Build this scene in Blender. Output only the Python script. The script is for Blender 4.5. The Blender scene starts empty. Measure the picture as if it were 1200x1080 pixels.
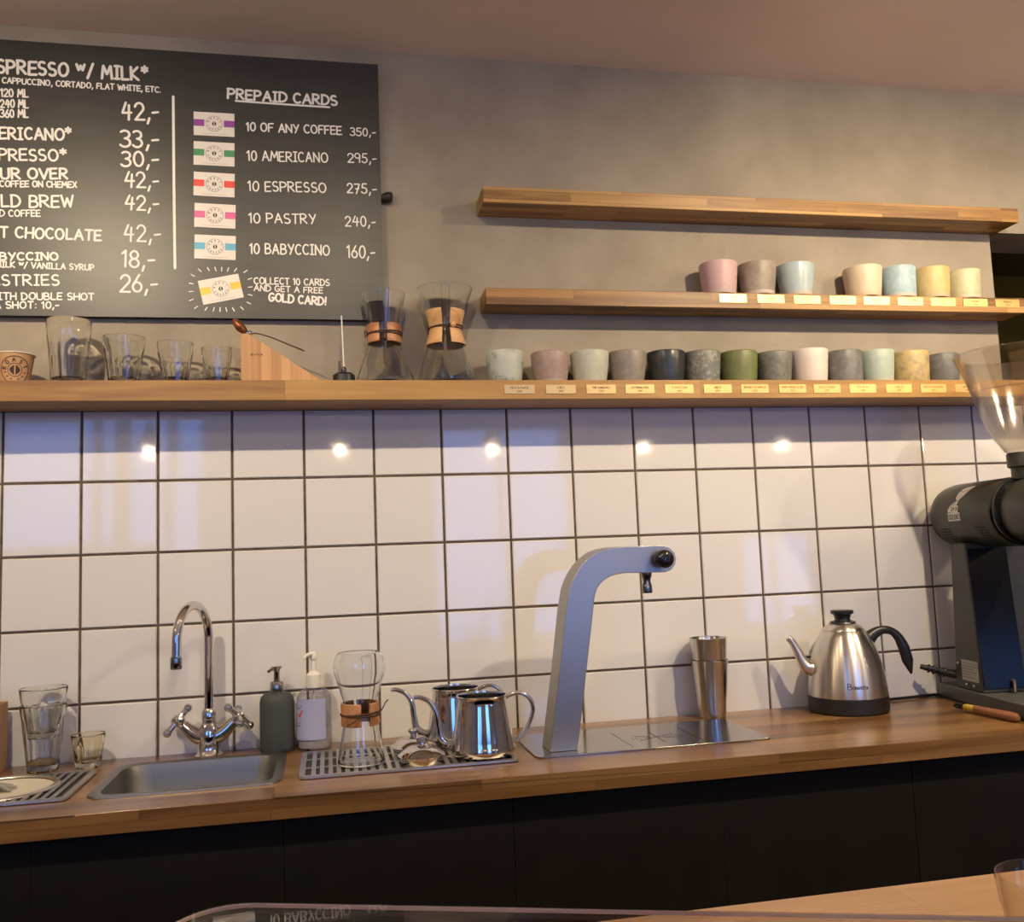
import bpy, bmesh, math, random
from mathutils import Vector, Matrix
PI = math.pi
random.seed(7)
SC = bpy.context.scene
COL = SC.collection

# ------------------------------------------------------------------ camera
def make_camera():
    yaw, pitch, roll = -0.19960, 0.10090, -0.03850
    r = Vector((math.cos(yaw), math.sin(yaw), 0)); f = Vector((-math.sin(yaw), math.cos(yaw), 0)); u = Vector((0, 0, 1))
    f2 = f * math.cos(pitch) + u * math.sin(pitch); u2 = u * math.cos(pitch) - f * math.sin(pitch)
    r3 = r * math.cos(roll) + u2 * math.sin(roll); u3 = u2 * math.cos(roll) - r * math.sin(roll)
    cd = bpy.data.cameras.new('camera'); cd.sensor_fit = 'HORIZONTAL'; cd.sensor_width = 36.0
    cd.lens = 1075.96 / 1200 * 36.0; cd.clip_start = 0.02; cd.clip_end = 60
    co = bpy.data.objects.new('camera', cd); COL.objects.link(co)
    m = Matrix.Identity(4)
    for i in range(3):
        m[i][0] = r3[i]; m[i][1] = u3[i]; m[i][2] = -f2[i]
    m[0][3], m[1][3], m[2][3] = 0.6489, -2.0259, 1.2799
    co.matrix_world = m
    SC.camera = co
make_camera()

# ------------------------------------------------------------------ view, world, lights
SC.view_settings.view_transform = 'Standard'
SC.view_settings.look = 'None'
SC.view_settings.exposure = 0.0
SC.view_settings.gamma = 1.0
SC.view_settings.use_curve_mapping = False
try:
    SC.cycles.max_bounces = 12; SC.cycles.transparent_max_bounces = 24; SC.cycles.glossy_bounces = 6
    SC.cycles.sample_clamp_indirect = 6.0
except Exception:
    pass

W = bpy.data.worlds.new('sky'); SC.world = W; W.use_nodes = True
_bg = W.node_tree.nodes['Background']
_bg.inputs[0].default_value = (0.11, 0.33, 1.0, 1)
_bg.inputs[1].default_value = 5.6

LAMP_COL = (1.0, 0.785, 0.51)
def spot(x, y, z, tx, ty, tz, power, size=150, radius=0.022, blend=0.7):
    ld = bpy.data.lights.new('spot_lamp', 'SPOT'); ld.energy = power; ld.color = LAMP_COL
    ld.spot_size = math.radians(size); ld.spot_blend = blend; ld.shadow_soft_size = radius
    ld.cycles.is_caustics_light = True            # lets lamp light pass through the drinking glasses onto the wall
    o = bpy.data.objects.new('spot_lamp', ld); COL.objects.link(o); o.location = (x, y, z)
    o.rotation_euler = (Vector((tx, ty, tz)) - Vector((x, y, z))).to_track_quat('-Z', 'Y').to_euler()
for lx, pw in ((0.00, 60), (0.72, 20), (1.92, 76), (2.58, 46)):
    spot(lx, -1.13, 2.29, lx - 0.03, 0.0, 1.25, pw, 118, 0.017, blend=0.95)
for lx, pw in ((0.30, 20), (1.30, 50), (2.10, 30)):            # unseen spots added at track height to brighten the bar
    spot(lx, -1.13, 2.29, lx, -1.55, 0.93, pw, 80)
for px_, pw in ((-1.15, 70), (2.80, 80)):                                      # out-of-view fill lights added past the bar ends to lift the ceiling
    ld = bpy.data.lights.new('ceiling_fill', 'POINT'); ld.energy = pw; ld.color = LAMP_COL; ld.shadow_soft_size = 0.05
    o = bpy.data.objects.new('ceiling_fill', ld); COL.objects.link(o); o.location = (px_, -1.20, 2.00)
ld = bpy.data.lights.new('kitchen_fill', 'POINT'); ld.energy = 4.0; ld.color = (1.0, 0.80, 0.50); ld.shadow_soft_size = 0.1  # added fill light, out of view, to warm the kitchen behind the hatch
o = bpy.data.objects.new('kitchen_fill', ld); COL.objects.link(o); o.location = (4.2, 0.8, 2.0)

for px_ in (-.27, .71, 1.57, 2.43, 3.29):                 # bulbs of the pendant lamps over the room
    ld = bpy.data.lights.new('pendant_bulb_light', 'POINT'); ld.energy = 6; ld.color = LAMP_COL; ld.shadow_soft_size = 0.012
    o = bpy.data.objects.new('pendant_bulb_light', ld); COL.objects.link(o); o.location = (px_, -3.0, 1.865)

def portal(x0, x1, z0, z1, y):
    ld = bpy.data.lights.new('window_portal', 'AREA'); ld.shape = 'RECTANGLE'
    ld.size = x1 - x0; ld.size_y = z1 - z0
    try: ld.cycles.is_portal = True
    except Exception: pass
    o = bpy.data.objects.new('window_portal', ld); COL.objects.link(o)
    o.location = ((x0 + x1) / 2, y, (z0 + z1) / 2); o.rotation_euler = (PI / 2, 0, 0)   # -Z looks to +Y
WIN = ((-1.66, -0.22, 1.38, 2.40), (1.45, 2.55, 0.35, 2.30), (3.90, 4.65, 0.25, 1.40))
YB = -5.0
for w in WIN:
    portal(*w, YB - 0.10)

# ------------------------------------------------------------------ material helpers
MATS = {}
class NT:
    def __init__(self, name):
        self.m = bpy.data.materials.new(name); self.m.use_nodes = True
        self.t = self.m.node_tree; self.b = self.t.nodes['Principled BSDF']; self.o = self.t.nodes['Material Output']
    def n(self, typ, **kw):
        nd = self.t.nodes.new(typ)
        for k, v in kw.items():
            if k.startswith('i_'):
                key = k[2:]; key = int(key) if key.isdigit() else key.replace('_', ' ')
                nd.inputs[key].default_value = v
            else: setattr(nd, k, v)
        return nd
    def l(self, a, b): self.t.links.new(a, b)
    def set(self, **kw):
        for k, v in kw.items(): self.b.inputs[k.replace('_', ' ')].default_value = v
def c4(c): return (c[0], c[1], c[2], 1)

def plain(name, col, rough=0.5, metal=0.0, coat=0.0, spec=0.5):
    if name in MATS: return MATS[name]
    k = NT(name); k.set(Base_Color=c4(col), Roughness=rough, Metallic=metal, Coat_Weight=coat, Specular_IOR_Level=spec)
    nz = k.n('ShaderNodeTexNoise', i_Scale=60.0, i_Detail=2.0); tc = k.n('ShaderNodeTexCoord'); k.l(tc.outputs['Object'], nz.inputs['Vector'])
    mr = k.n('ShaderNodeMapRange'); mr.inputs['To Min'].default_value = max(0.0, rough - 0.04); mr.inputs['To Max'].default_value = min(1.0, rough + 0.04)
    k.l(nz.outputs['Fac'], mr.inputs['Value']); k.l(mr.outputs['Result'], k.b.inputs['Roughness'])
    MATS[name] = k.m; return k.m

def noisy(name, c1, c2, scale=8.0, rough=0.8, detail=6.0, bump=0.0, bscale=60.0, lo=0.35, hi=0.65, spec=0.5, stretch=(1, 1, 1), metal=0.0, coat=0.0):
    if name in MATS: return MATS[name]
    k = NT(name); k.set(Roughness=rough, Specular_IOR_Level=spec, Metallic=metal, Coat_Weight=coat)
    tc = k.n('ShaderNodeTexCoord'); mp = k.n('ShaderNodeMapping'); mp.inputs['Scale'].default_value = stretch
    k.l(tc.outputs['Object'], mp.inputs['Vector'])
    nz = k.n('ShaderNodeTexNoise', i_Scale=scale, i_Detail=detail, i_Roughness=0.6); k.l(mp.outputs[0], nz.inputs['Vector'])
    rp = k.n('ShaderNodeValToRGB'); rp.color_ramp.elements[0].position = lo; rp.color_ramp.elements[1].position = hi
    rp.color_ramp.elements[0].color = c4(c1); rp.color_ramp.elements[1].color = c4(c2)
    k.l(nz.outputs['Fac'], rp.inputs['Fac']); k.l(rp.outputs['Color'], k.b.inputs['Base Color'])
    if bump:
        n2 = k.n('ShaderNodeTexNoise', i_Scale=bscale, i_Detail=4.0); k.l(mp.outputs[0], n2.inputs['Vector'])
        bp = k.n('ShaderNodeBump', i_Strength=bump, i_Distance=0.003); k.l(n2.outputs['Fac'], bp.inputs['Height']); k.l(bp.outputs[0], k.b.inputs['Normal'])
    MATS[name] = k.m; return k.m

def wood(name, dark, mid, light, stave=0.04, length=0.5, rough=0.4, axis='x', coat=0.0, knots=True):
    """staves along x; two-tone variation from a brick pattern, fine grain from stretched noise"""
    if name in MATS: return MATS[name]
    k = NT(name); k.set(Roughness=rough, Coat_Weight=coat, Coat_Roughness=0.25)
    tc = k.n('ShaderNodeTexCoord'); sp = k.n('ShaderNodeSeparateXYZ'); k.l(tc.outputs['Object'], sp.inputs[0])
    ad = k.n('ShaderNodeMath', operation='ADD'); k.l(sp.outputs['Y'], ad.inputs[0]); k.l(sp.outputs['Z'], ad.inputs[1])
    cb = k.n('ShaderNodeCombineXYZ'); k.l(sp.outputs['X' if axis == 'x' else 'Z'], cb.inputs[0]); k.l(ad.outputs[0], cb.inputs[1])
    if axis == 'z':
        k.l(sp.outputs['X'], cb.inputs[1])
    br = k.n('ShaderNodeTexBrick'); br.offset = 0.37; br.inputs['Scale'].default_value = 1.0
    br.inputs['Mortar Size'].default_value = 0.0004; br.inputs['Mortar Smooth'].default_value = 0.3
    br.inputs['Brick Width'].default_value = length; br.inputs['Row Height'].default_value = stave
    br.inputs['Color1'].default_value = (0.15, 0.15, 0.15, 1); br.inputs['Color2'].default_value = (0.85, 0.85, 0.85, 1); br.inputs['Mortar'].default_value = (0.0, 0.0, 0.0, 1)
    k.l(cb.outputs[0], br.inputs['Vector'])
    mp = k.n('ShaderNodeMapping'); mp.inputs['Scale'].default_value = (3.0, 55.0, 55.0) if axis == 'x' else (55, 55, 3)
    k.l(tc.outputs['Object'], mp.inputs['Vector'])
    ofs = k.n('ShaderNodeVectorMath', operation='ADD'); k.l(mp.outputs[0], ofs.inputs[0])
    sc = k.n('ShaderNodeVectorMath', operation='SCALE'); sc.inputs['Scale'].default_value = 7.0; k.l(br.outputs['Color'], sc.inputs[0]); k.l(sc.outputs[0], ofs.inputs[1])
    nz = k.n('ShaderNodeTexNoise', i_Scale=1.0, i_Detail=5.0, i_Roughness=0.55, i_Distortion=0.6); k.l(ofs.outputs[0], nz.inputs['Vector'])
    mx = k.n('ShaderNodeMix', data_type='FLOAT'); mx.inputs[0].default_value = 0.55
    k.l(br.outputs['Color'], mx.inputs[2]); k.l(nz.outputs['Fac'], mx.inputs[3])
    rp = k.n('ShaderNodeValToRGB'); e = rp.color_ramp.elements
    e[0].position = 0.30; e[0].color = c4(dark); e[1].position = 0.70; e[1].color = c4(light)
    m = e.new(0.5); m.color = c4(mid)
    k.l(mx.outputs[0], rp.inputs['Fac']); k.l(rp.outputs['Color'], k.b.inputs['Base Color'])
    bp = k.n('ShaderNodeBump', i_Strength=0.12, i_Distance=0.001); k.l(nz.outputs['Fac'], bp.inputs['Height']); k.l(bp.outputs[0], k.b.inputs['Normal'])
    MATS[name] = k.m; return k.m

def glass(name, tint=(0.975, 0.985, 0.98), edge=(0.55, 0.58, 0.56), rough=0.02, f0=0.045, maxr=0.9, ripple=0.0):
    """thin clear glass: see-through sheet with a mirror layer that grows towards grazing angles"""
    if name in MATS: return MATS[name]
    k = NT(name); k.t.nodes.remove(k.b)
    lw = k.n('ShaderNodeLayerWeight'); lw.inputs['Blend'].default_value = 0.5
    p5 = k.n('ShaderNodeMath', operation='POWER'); p5.inputs[1].default_value = 5.0; k.l(lw.outputs['Facing'], p5.inputs[0])
    mr = k.n('ShaderNodeMapRange'); mr.inputs['To Min'].default_value = f0; mr.inputs['To Max'].default_value = maxr; k.l(p5.outputs[0], mr.inputs['Value'])
    p3 = k.n('ShaderNodeMath', operation='POWER'); p3.inputs[1].default_value = 3.0; k.l(lw.outputs['Facing'], p3.inputs[0])
    mc = k.n('ShaderNodeMix', data_type='RGBA'); mc.inputs[6].default_value = c4(tint); mc.inputs[7].default_value = c4(edge); k.l(p3.outputs[0], mc.inputs[0])
    tr = k.n('ShaderNodeBsdfTransparent'); k.l(mc.outputs[2], tr.inputs[0])
    gl = k.n('ShaderNodeBsdfGlossy'); gl.inputs['Roughness'].default_value = rough; gl.inputs['Color'].default_value = (1, 1, 1, 1)
    if ripple:                                   # pressed glass is uneven: small dimples that catch the lamps
        tc = k.n('ShaderNodeTexCoord'); nz = k.n('ShaderNodeTexNoise', i_Scale=95.0, i_Detail=1.0); k.l(tc.outputs['Object'], nz.inputs['Vector'])
        bp = k.n('ShaderNodeBump', i_Strength=ripple, i_Distance=0.004); k.l(nz.outputs['Fac'], bp.inputs['Height']); k.l(bp.outputs[0], gl.inputs['Normal'])
    ms = k.n('ShaderNodeMixShader'); k.l(mr.outputs[0], ms.inputs[0]); k.l(tr.outputs[0], ms.inputs[1]); k.l(gl.outputs[0], ms.inputs[2])
    k.l(ms.outputs[0], k.o.inputs['Surface']); MATS[name] = k.m; return k.m

def solid_glass(name, col=(1, 1, 1), ior=1.46, rough=0.0, mixf=0.5):
    k = NT(name); k.t.nodes.remove(k.b)
    g = k.n('ShaderNodeBsdfGlass'); g.inputs['Color'].default_value = c4(col); g.inputs['IOR'].default_value = ior; g.inputs['Roughness'].default_value = rough
    tr = k.n('ShaderNodeBsdfTransparent'); tr.inputs[0].default_value = c4(col); mx = k.n('ShaderNodeMixShader'); mx.inputs[0].default_value = mixf
    k.l(tr.outputs[0], mx.inputs[1]); k.l(g.outputs[0], mx.inputs[2]); k.l(mx.outputs[0], k.o.inputs['Surface']); MATS[name] = k.m; return k.m

def brushed(name, col, rough=0.3, scale=(4, 4, 300), aniso=0.0, amp=0.1):
    if name in MATS: return MATS[name]
    k = NT(name); k.set(Metallic=1.0, Base_Color=c4(col), Roughness=rough)
    tc = k.n('ShaderNodeTexCoord'); mp = k.n('ShaderNodeMapping'); mp.inputs['Scale'].default_value = scale; k.l(tc.outputs['Object'], mp.inputs['Vector'])
    nz = k.n('ShaderNodeTexNoise', i_Scale=3.0, i_Detail=3.0); k.l(mp.outputs[0], nz.inputs['Vector'])
    mr = k.n('ShaderNodeMapRange'); mr.inputs['To Min'].default_value = max(0, rough - amp); mr.inputs['To Max'].default_value = rough + amp
    k.l(nz.outputs['Fac'], mr.inputs['Value']); k.l(mr.outputs['Result'], k.b.inputs['Roughness'])
    bp = k.n('ShaderNodeBump', i_Strength=0.02, i_Distance=0.0001); k.l(nz.outputs['Fac'], bp.inputs['Height']); k.l(bp.outputs[0], k.b.inputs['Normal'])
    MATS[name] = k.m; return k.m

def turned(name, col, rough=0.3, aniso=0.75):
    k = NT(name); k.set(Metallic=1.0, Base_Color=c4(col), Roughness=rough, Anisotropic=aniso, Anisotropic_Rotation=0.25)
    tg = k.n('ShaderNodeTangent'); tg.direction_type = 'RADIAL'; tg.axis = 'Z'; k.l(tg.outputs[0], k.b.inputs['Tangent'])
    tc = k.n('ShaderNodeTexCoord'); mp = k.n('ShaderNodeMapping'); mp.inputs['Scale'].default_value = (3, 3, 400); k.l(tc.outputs['Object'], mp.inputs['Vector'])
    nz = k.n('ShaderNodeTexNoise', i_Scale=3.0, i_Detail=3.0); k.l(mp.outputs[0], nz.inputs['Vector'])
    mr = k.n('ShaderNodeMapRange'); mr.inputs['To Min'].default_value = rough - .03; mr.inputs['To Max'].default_value = rough + .03
    k.l(nz.outputs['Fac'], mr.inputs['Value']); k.l(mr.outputs['Result'], k.b.inputs['Roughness'])
    MATS[name] = k.m; return k.m

def glaze(name, base, spot_c, scale=60.0, lo=0.5, hi=0.62, rough=0.45, foot=None):
    """stoneware glaze with speckles in a second colour"""
    if name in MATS: return MATS[name]
    k = NT(name); k.set(Roughness=rough)
    tc = k.n('ShaderNodeTexCoord'); nz = k.n('ShaderNodeTexNoise', i_Scale=scale, i_Detail=5.0, i_Roughness=0.7); k.l(tc.outputs['Object'], nz.inputs['Vector'])
    rp = k.n('ShaderNodeValToRGB'); e = rp.color_ramp.elements; e[0].position = lo; e[1].position = hi; e[0].color = c4(base); e[1].color = c4(spot_c)
    k.l(nz.outputs['Fac'], rp.inputs['Fac'])
    out = rp.outputs['Color']
    if foot:
        sp = k.n('ShaderNodeSeparateXYZ'); k.l(tc.outputs['Object'], sp.inputs[0])
        lt = k.n('ShaderNodeMath', operation='LESS_THAN'); lt.inputs[1].default_value = 0.008; k.l(sp.outputs['Z'], lt.inputs[0])
        mx = k.n('ShaderNodeMix', data_type='RGBA'); k.l(lt.outputs[0], mx.inputs[0]); k.l(out, mx.inputs[6]); mx.inputs[7].default_value = c4(foot); out = mx.outputs[2]
    k.l(out, k.b.inputs['Base Color'])
    wv = k.n('ShaderNodeTexWave'); wv.bands_direction = 'Z'; wv.inputs['Scale'].default_value = 90.0; wv.inputs['Distortion'].default_value = 1.0; k.l(tc.outputs['Object'], wv.inputs['Vector'])
    bp = k.n('ShaderNodeBump', i_Strength=0.15, i_Distance=0.0006); k.l(wv.outputs['Fac'], bp.inputs['Height']); k.l(bp.outputs[0], k.b.inputs['Normal'])
    MATS[name] = k.m; return k.m

def emit(name, col, s):
    k = NT(name); k.t.nodes.remove(k.b); e = k.n('ShaderNodeEmission'); e.inputs[0].default_value = c4(col); e.inputs[1].default_value = s
    k.l(e.outputs[0], k.o.inputs['Surface']); return k.m

M_PLASTER = noisy('plaster_taupe', (0.240, 0.208, 0.162), (0.345, 0.302, 0.240), scale=5.0, rough=0.85, detail=9.0, bump=0.35, bscale=70, lo=0.3, hi=0.7)
M_CEIL = noisy('plaster_mauve', (0.72, 0.60, 0.54), (0.77, 0.645, 0.58), scale=3.0, rough=0.9, bump=0.15, bscale=30)
M_ROOM = noisy('plaster_room', (0.46, 0.41, 0.37), (0.52, 0.47, 0.42), scale=3.0, rough=0.9)
M_TILE = plain('tile_white', (0.66, 0.65, 0.65), 0.05, 0.0, 0.0, 0.5)
M_GROUT = noisy('grout_brown', (0.075, 0.05, 0.035), (0.14, 0.10, 0.07), scale=25, rough=0.95)
M_FLOOR = noisy('floor_dark', (0.14, 0.11, 0.09), (0.20, 0.16, 0.13), scale=6, rough=0.6)
M_SHELF = wood('oak_shelf', (0.12, 0.052, 0.012), (0.31, 0.162, 0.046), (0.45, 0.265, 0.088), 0.021, 0.33, 0.45)
M_LONG = wood('oak_long_shelf', (0.19, 0.086, 0.020), (0.35, 0.190, 0.050), (0.45, 0.265, 0.080), 0.09, 0.9, 0.45)
M_COUNTER = wood('oak_counter', (0.10, 0.044, 0.013), (0.205, 0.102, 0.034), (0.29, 0.160, 0.060), 0.045, 0.55, 0.28, coat=0.3)
M_BAR = wood('oak_bar', (0.30, 0.17, 0.085), (0.40, 0.24, 0.13), (0.47, 0.30, 0.17), 0.09, 1.2, 0.4)
M_BLACKWOOD = noisy('black_panel', (0.007, 0.0055, 0.005), (0.010, 0.008, 0.007), scale=5, rough=0.6, spec=0.2)
M_STEEL = brushed('steel_brushed', (0.60, 0.58, 0.55), 0.34, (300, 4, 4))
M_STEEL_DK = brushed('steel_dull', (0.26, 0.255, 0.245), 0.42, (300, 4, 4))
M_TAP = brushed('steel_satin', (0.40, 0.39, 0.375), 0.42, (60, 60, 60), amp=0.03)
M_MIRROR = brushed('steel_polished', (0.70, 0.67, 0.63), 0.09, (3, 3, 3), amp=0.03)
M_KETTLE = turned('steel_kettle', (0.66, 0.62, 0.57), 0.30)
M_TIN = turned('steel_tin', (0.60, 0.57, 0.53), 0.18, .5)
M_CHROME = plain('chrome', (0.72, 0.70, 0.68), 0.05, 1.0)
M_BRASS = brushed('brass', (0.64, 0.45, 0.19), 0.36, (300, 4, 4))
M_BLACK = plain('black_plastic', (0.012, 0.012, 0.013), 0.35)
M_BLACKM = plain('black_matte', (0.018, 0.018, 0.02), 0.6)
M_GLASS = solid_glass('clear_glass', (.995, 1.0, .995), mixf=1.0)
M_GLASSW = solid_glass('blown_glass', (.99, .995, .99), mixf=1.0)
M_AMBER = solid_glass('amber_glass', (.992, .97, .90), mixf=1.0)
M_SMOKE = glass('smoke_glass', (.97, .95, .90), (.50, .43, .34), .03, .05)
M_THIN = glass('thin_glass', (.99, .993, .99), (.62, .63, .62), .03, .02, .5)
M_GUARD = glass('guard_glass', (0.86, 0.84, 0.83), (0.6, 0.55, 0.52), 0.01, 0.05, 1.0)
M_PANE = glass('window_glass', (0.97, 0.98, 0.98), (0.8, 0.85, 0.85))
M_CHALK = plain('chalk_paint_white', (0.80, 0.79, 0.74), 0.7)
M_BOARD = noisy('blackboard', (0.020, 0.021, 0.020), (0.030, 0.031, 0.029), scale=7, rough=0.42, stretch=(1, 1, 6), spec=0.6)
M_BOARD_EDGE = plain('board_edge_dark', (0.014, 0.009, 0.008), 0.6)
M_INK = plain('ink_dark', (0.04, 0.03, 0.028), 0.6)
M_CARD = plain('card_white', (0.74, 0.70, 0.65), 0.55)

# ------------------------------------------------------------------ mesh helpers
def smooth_bm(bm, angle):
    for f in bm.faces: f.smooth = True
def obj(name, bm, mat, parent=None, smooth=35.0, loc=None, rot=None, bevel=0.0, bseg=2):
    bmesh.ops.remove_doubles(bm, verts=bm.verts, dist=1e-6)
    bmesh.ops.recalc_face_normals(bm, faces=bm.faces)
    me = bpy.data.meshes.new(name); bm.to_mesh(me); bm.free()
    me.materials.append(mat)
    for p in me.polygons: p.use_smooth = True
    me.set_sharp_from_angle(angle=math.radians(smooth))
    o = bpy.data.objects.new(name, me); COL.objects.link(o)
    if parent is not None: o.parent = parent
    if loc is not None: o.location = loc
    if rot is not None: o.rotation_euler = rot
    if bevel:
        md = o.modifiers.new('bevel', 'BEVEL'); md.width = bevel; md.segments = bseg; md.limit_method = 'ANGLE'; md.angle_limit = math.radians(40)
        md.harden_normals = False
    return o
def B(): return bmesh.new()
def box(bm, x0, x1, y0, y1, z0, z1):
    v = [bm.verts.new((x, y, z)) for x in (x0, x1) for y in (y0, y1) for z in (z0, z1)]
    for q in ((0, 1, 3, 2), (4, 6, 7, 5), (0, 4, 5, 1), (2, 3, 7, 6), (0, 2, 6, 4), (1, 5, 7, 3)): bm.faces.new([v[i] for i in q])
    return v
def prism(bm, pts, h, axis='z', base=0.0):
    """extrude polygon pts (2-D) along axis from base to base+h"""
    def P(p, t):
        if axis == 'z': return (p[0], p[1], t)
        if axis == 'y': return (p[0], t, p[1])
        return (t, p[0], p[1])
    a = [bm.verts.new(P(p, base)) for p in pts]; b = [bm.verts.new(P(p, base + h)) for p in pts]
    n = len(pts)
    bm.faces.new(a); bm.faces.new(b[::-1])
    for i in range(n): bm.faces.new((a[i], b[i], b[(i + 1) % n], a[(i + 1) % n]))
def rings(bm, rs, cap0=True, cap1=True, closed=True):
    """bridge successive rings of equal count"""
    vs = [[bm.verts.new(p) for p in r] for r in rs]
    n = len(vs[0])
    for a, b in zip(vs, vs[1:]):
        for i in range(n if closed else n - 1):
            j = (i + 1) % n
            bm.faces.new((a[i], a[j], b[j], b[i]))
    if cap0: bm.faces.new(vs[0][::-1])
    if cap1: bm.faces.new(vs[-1])
    return vs
def facet(n, t):
    w = 2 * PI / n; a = (t % w) - w / 2
    return math.cos(w / 2) / math.cos(a)
def lathe(bm, prof, cx=0, cy=0, cz=0, seg=48, fac=None, axis='z', sy=1.0):
    """prof: list of (r, z[, facet weight]); r=0 ends become poles"""
    prev = None
    for p in prof:
        r, z = p[0], p[1]; w = p[2] if len(p) > 2 else 0.0
        if r < 1e-6: ring = [bm.verts.new((cx, cy, cz + z))]
        else:
            ring = []
            for i in range(seg):
                t = 2 * PI * i / seg
                rr = r * (1 - w + w * facet(fac, t)) if (fac and w) else r
                ring.append(bm.verts.new((cx + rr * math.cos(t), cy + sy * rr * math.sin(t), cz + z)))
        if prev is not None:
            if len(prev) == 1 and len(ring) == 1: pass
            elif len(prev) == 1:
                for i in range(seg): bm.faces.new((prev[0], ring[i], ring[(i + 1) % seg]))
            elif len(ring) == 1:
                for i in range(seg): bm.faces.new((prev[i], prev[(i + 1) % seg], ring[0]))
            else:
                for i in range(seg): bm.faces.new((prev[i], prev[(i + 1) % seg], ring[(i + 1) % seg], ring[i]))
        prev = ring
def spline(pts, n=8):
    """Catmull-Rom through pts"""
    P = [Vector(p) for p in pts]; out = []
    P = [P[0] * 2 - P[1]] + P + [P[-1] * 2 - P[-2]]
    for i in range(1, len(P) - 2):
        for k in range(n):
            t = k / n
            out.append(0.5 * ((2 * P[i]) + (P[i + 1] - P[i - 1]) * t + (2 * P[i - 1] - 5 * P[i] + 4 * P[i + 1] - P[i + 2]) * t * t + (3 * P[i] - P[i - 1] - 3 * P[i + 1] + P[i + 2]) * t ** 3))
    out.append(P[-2]); return out
def tube(bm, pts, r, seg=12, cap=True, flat=1.0, up=Vector((0, 1, 0))):
    """tube along pts; r number or list; flat scales the width along `up`"""
    P = [Vector(p) for p in pts]; n = len(P)
    R = [r] * n if not isinstance(r, (list, tuple)) else [r[0] + 0 for _ in range(0)] or list(r)
    if len(R) != n:
        src = R; R = []
        for i in range(n):
            t = i / (n - 1) * (len(src) - 1); a = int(min(t, len(src) - 2)); R.append(src[a] + (src[a + 1] - src[a]) * (t - a))
    prev_u = None; rs = []
    for i in range(n):
        d = (P[min(i + 1, n - 1)] - P[max(i - 1, 0)]).normalized()
        u = prev_u if prev_u is not None else (up if abs(d.dot(up)) < 0.95 else Vector((1, 0, 0)))
        u = (u - d * u.dot(d)).normalized(); v = d.cross(u); prev_u = u
        rs.append([P[i] + u * (R[i] * flat * math.cos(2 * PI * k / seg)) + v * (R[i] * math.sin(2 * PI * k / seg)) for k in range(seg)])
    rings(bm, rs, cap, cap)
def ball(bm, c, r, seg=16, sx=1, sy=1, sz=1):
    m = Matrix.Translation(c) @ Matrix.Diagonal((sx, sy, sz, 1))
    bmesh.ops.create_uvsphere(bm, u_segments=seg, v_segments=seg // 2, radius=r, matrix=m)
def rrect(x0, x1, y0, y1, r, n=6):
    pts = []
    for cx, cy, a in ((x1 - r, y1 - r, 0), (x0 + r, y1 - r, 90), (x0 + r, y0 + r, 180), (x1 - r, y0 + r, 270)):
        for k in range(n + 1):
            t = math.radians(a + 90 * k / n); pts.append((cx + r * math.cos(t), cy + r * math.sin(t)))
    return pts
def arcpts(cx, cy, rx, ry, a0, a1, n=10):
    return [(cx + rx * math.cos(math.radians(a0 + (a1 - a0) * i / n)), cy + ry * math.sin(math.radians(a0 + (a1 - a0) * i / n))) for i in range(n + 1)]

# ------------------------------------------------------------------ scene-graph helpers
def props(o, label, cat, group=None):
    o['label'] = label; o['category'] = cat
    if group: o['group'] = group
    return o
def thing(name, label, cat, loc=(0, 0, 0), rotz=0.0, group=None):
    o = bpy.data.objects.new(name, None); COL.objects.link(o); o.location = loc; o.rotation_euler = (0, 0, rotz)
    o.empty_display_size = 0.05
    return props(o, label, cat, group)
def struct(name, bm, mat, smooth=35.0):
    o = obj(name, bm, mat, None, smooth); o['kind'] = 'structure'; return o

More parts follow.
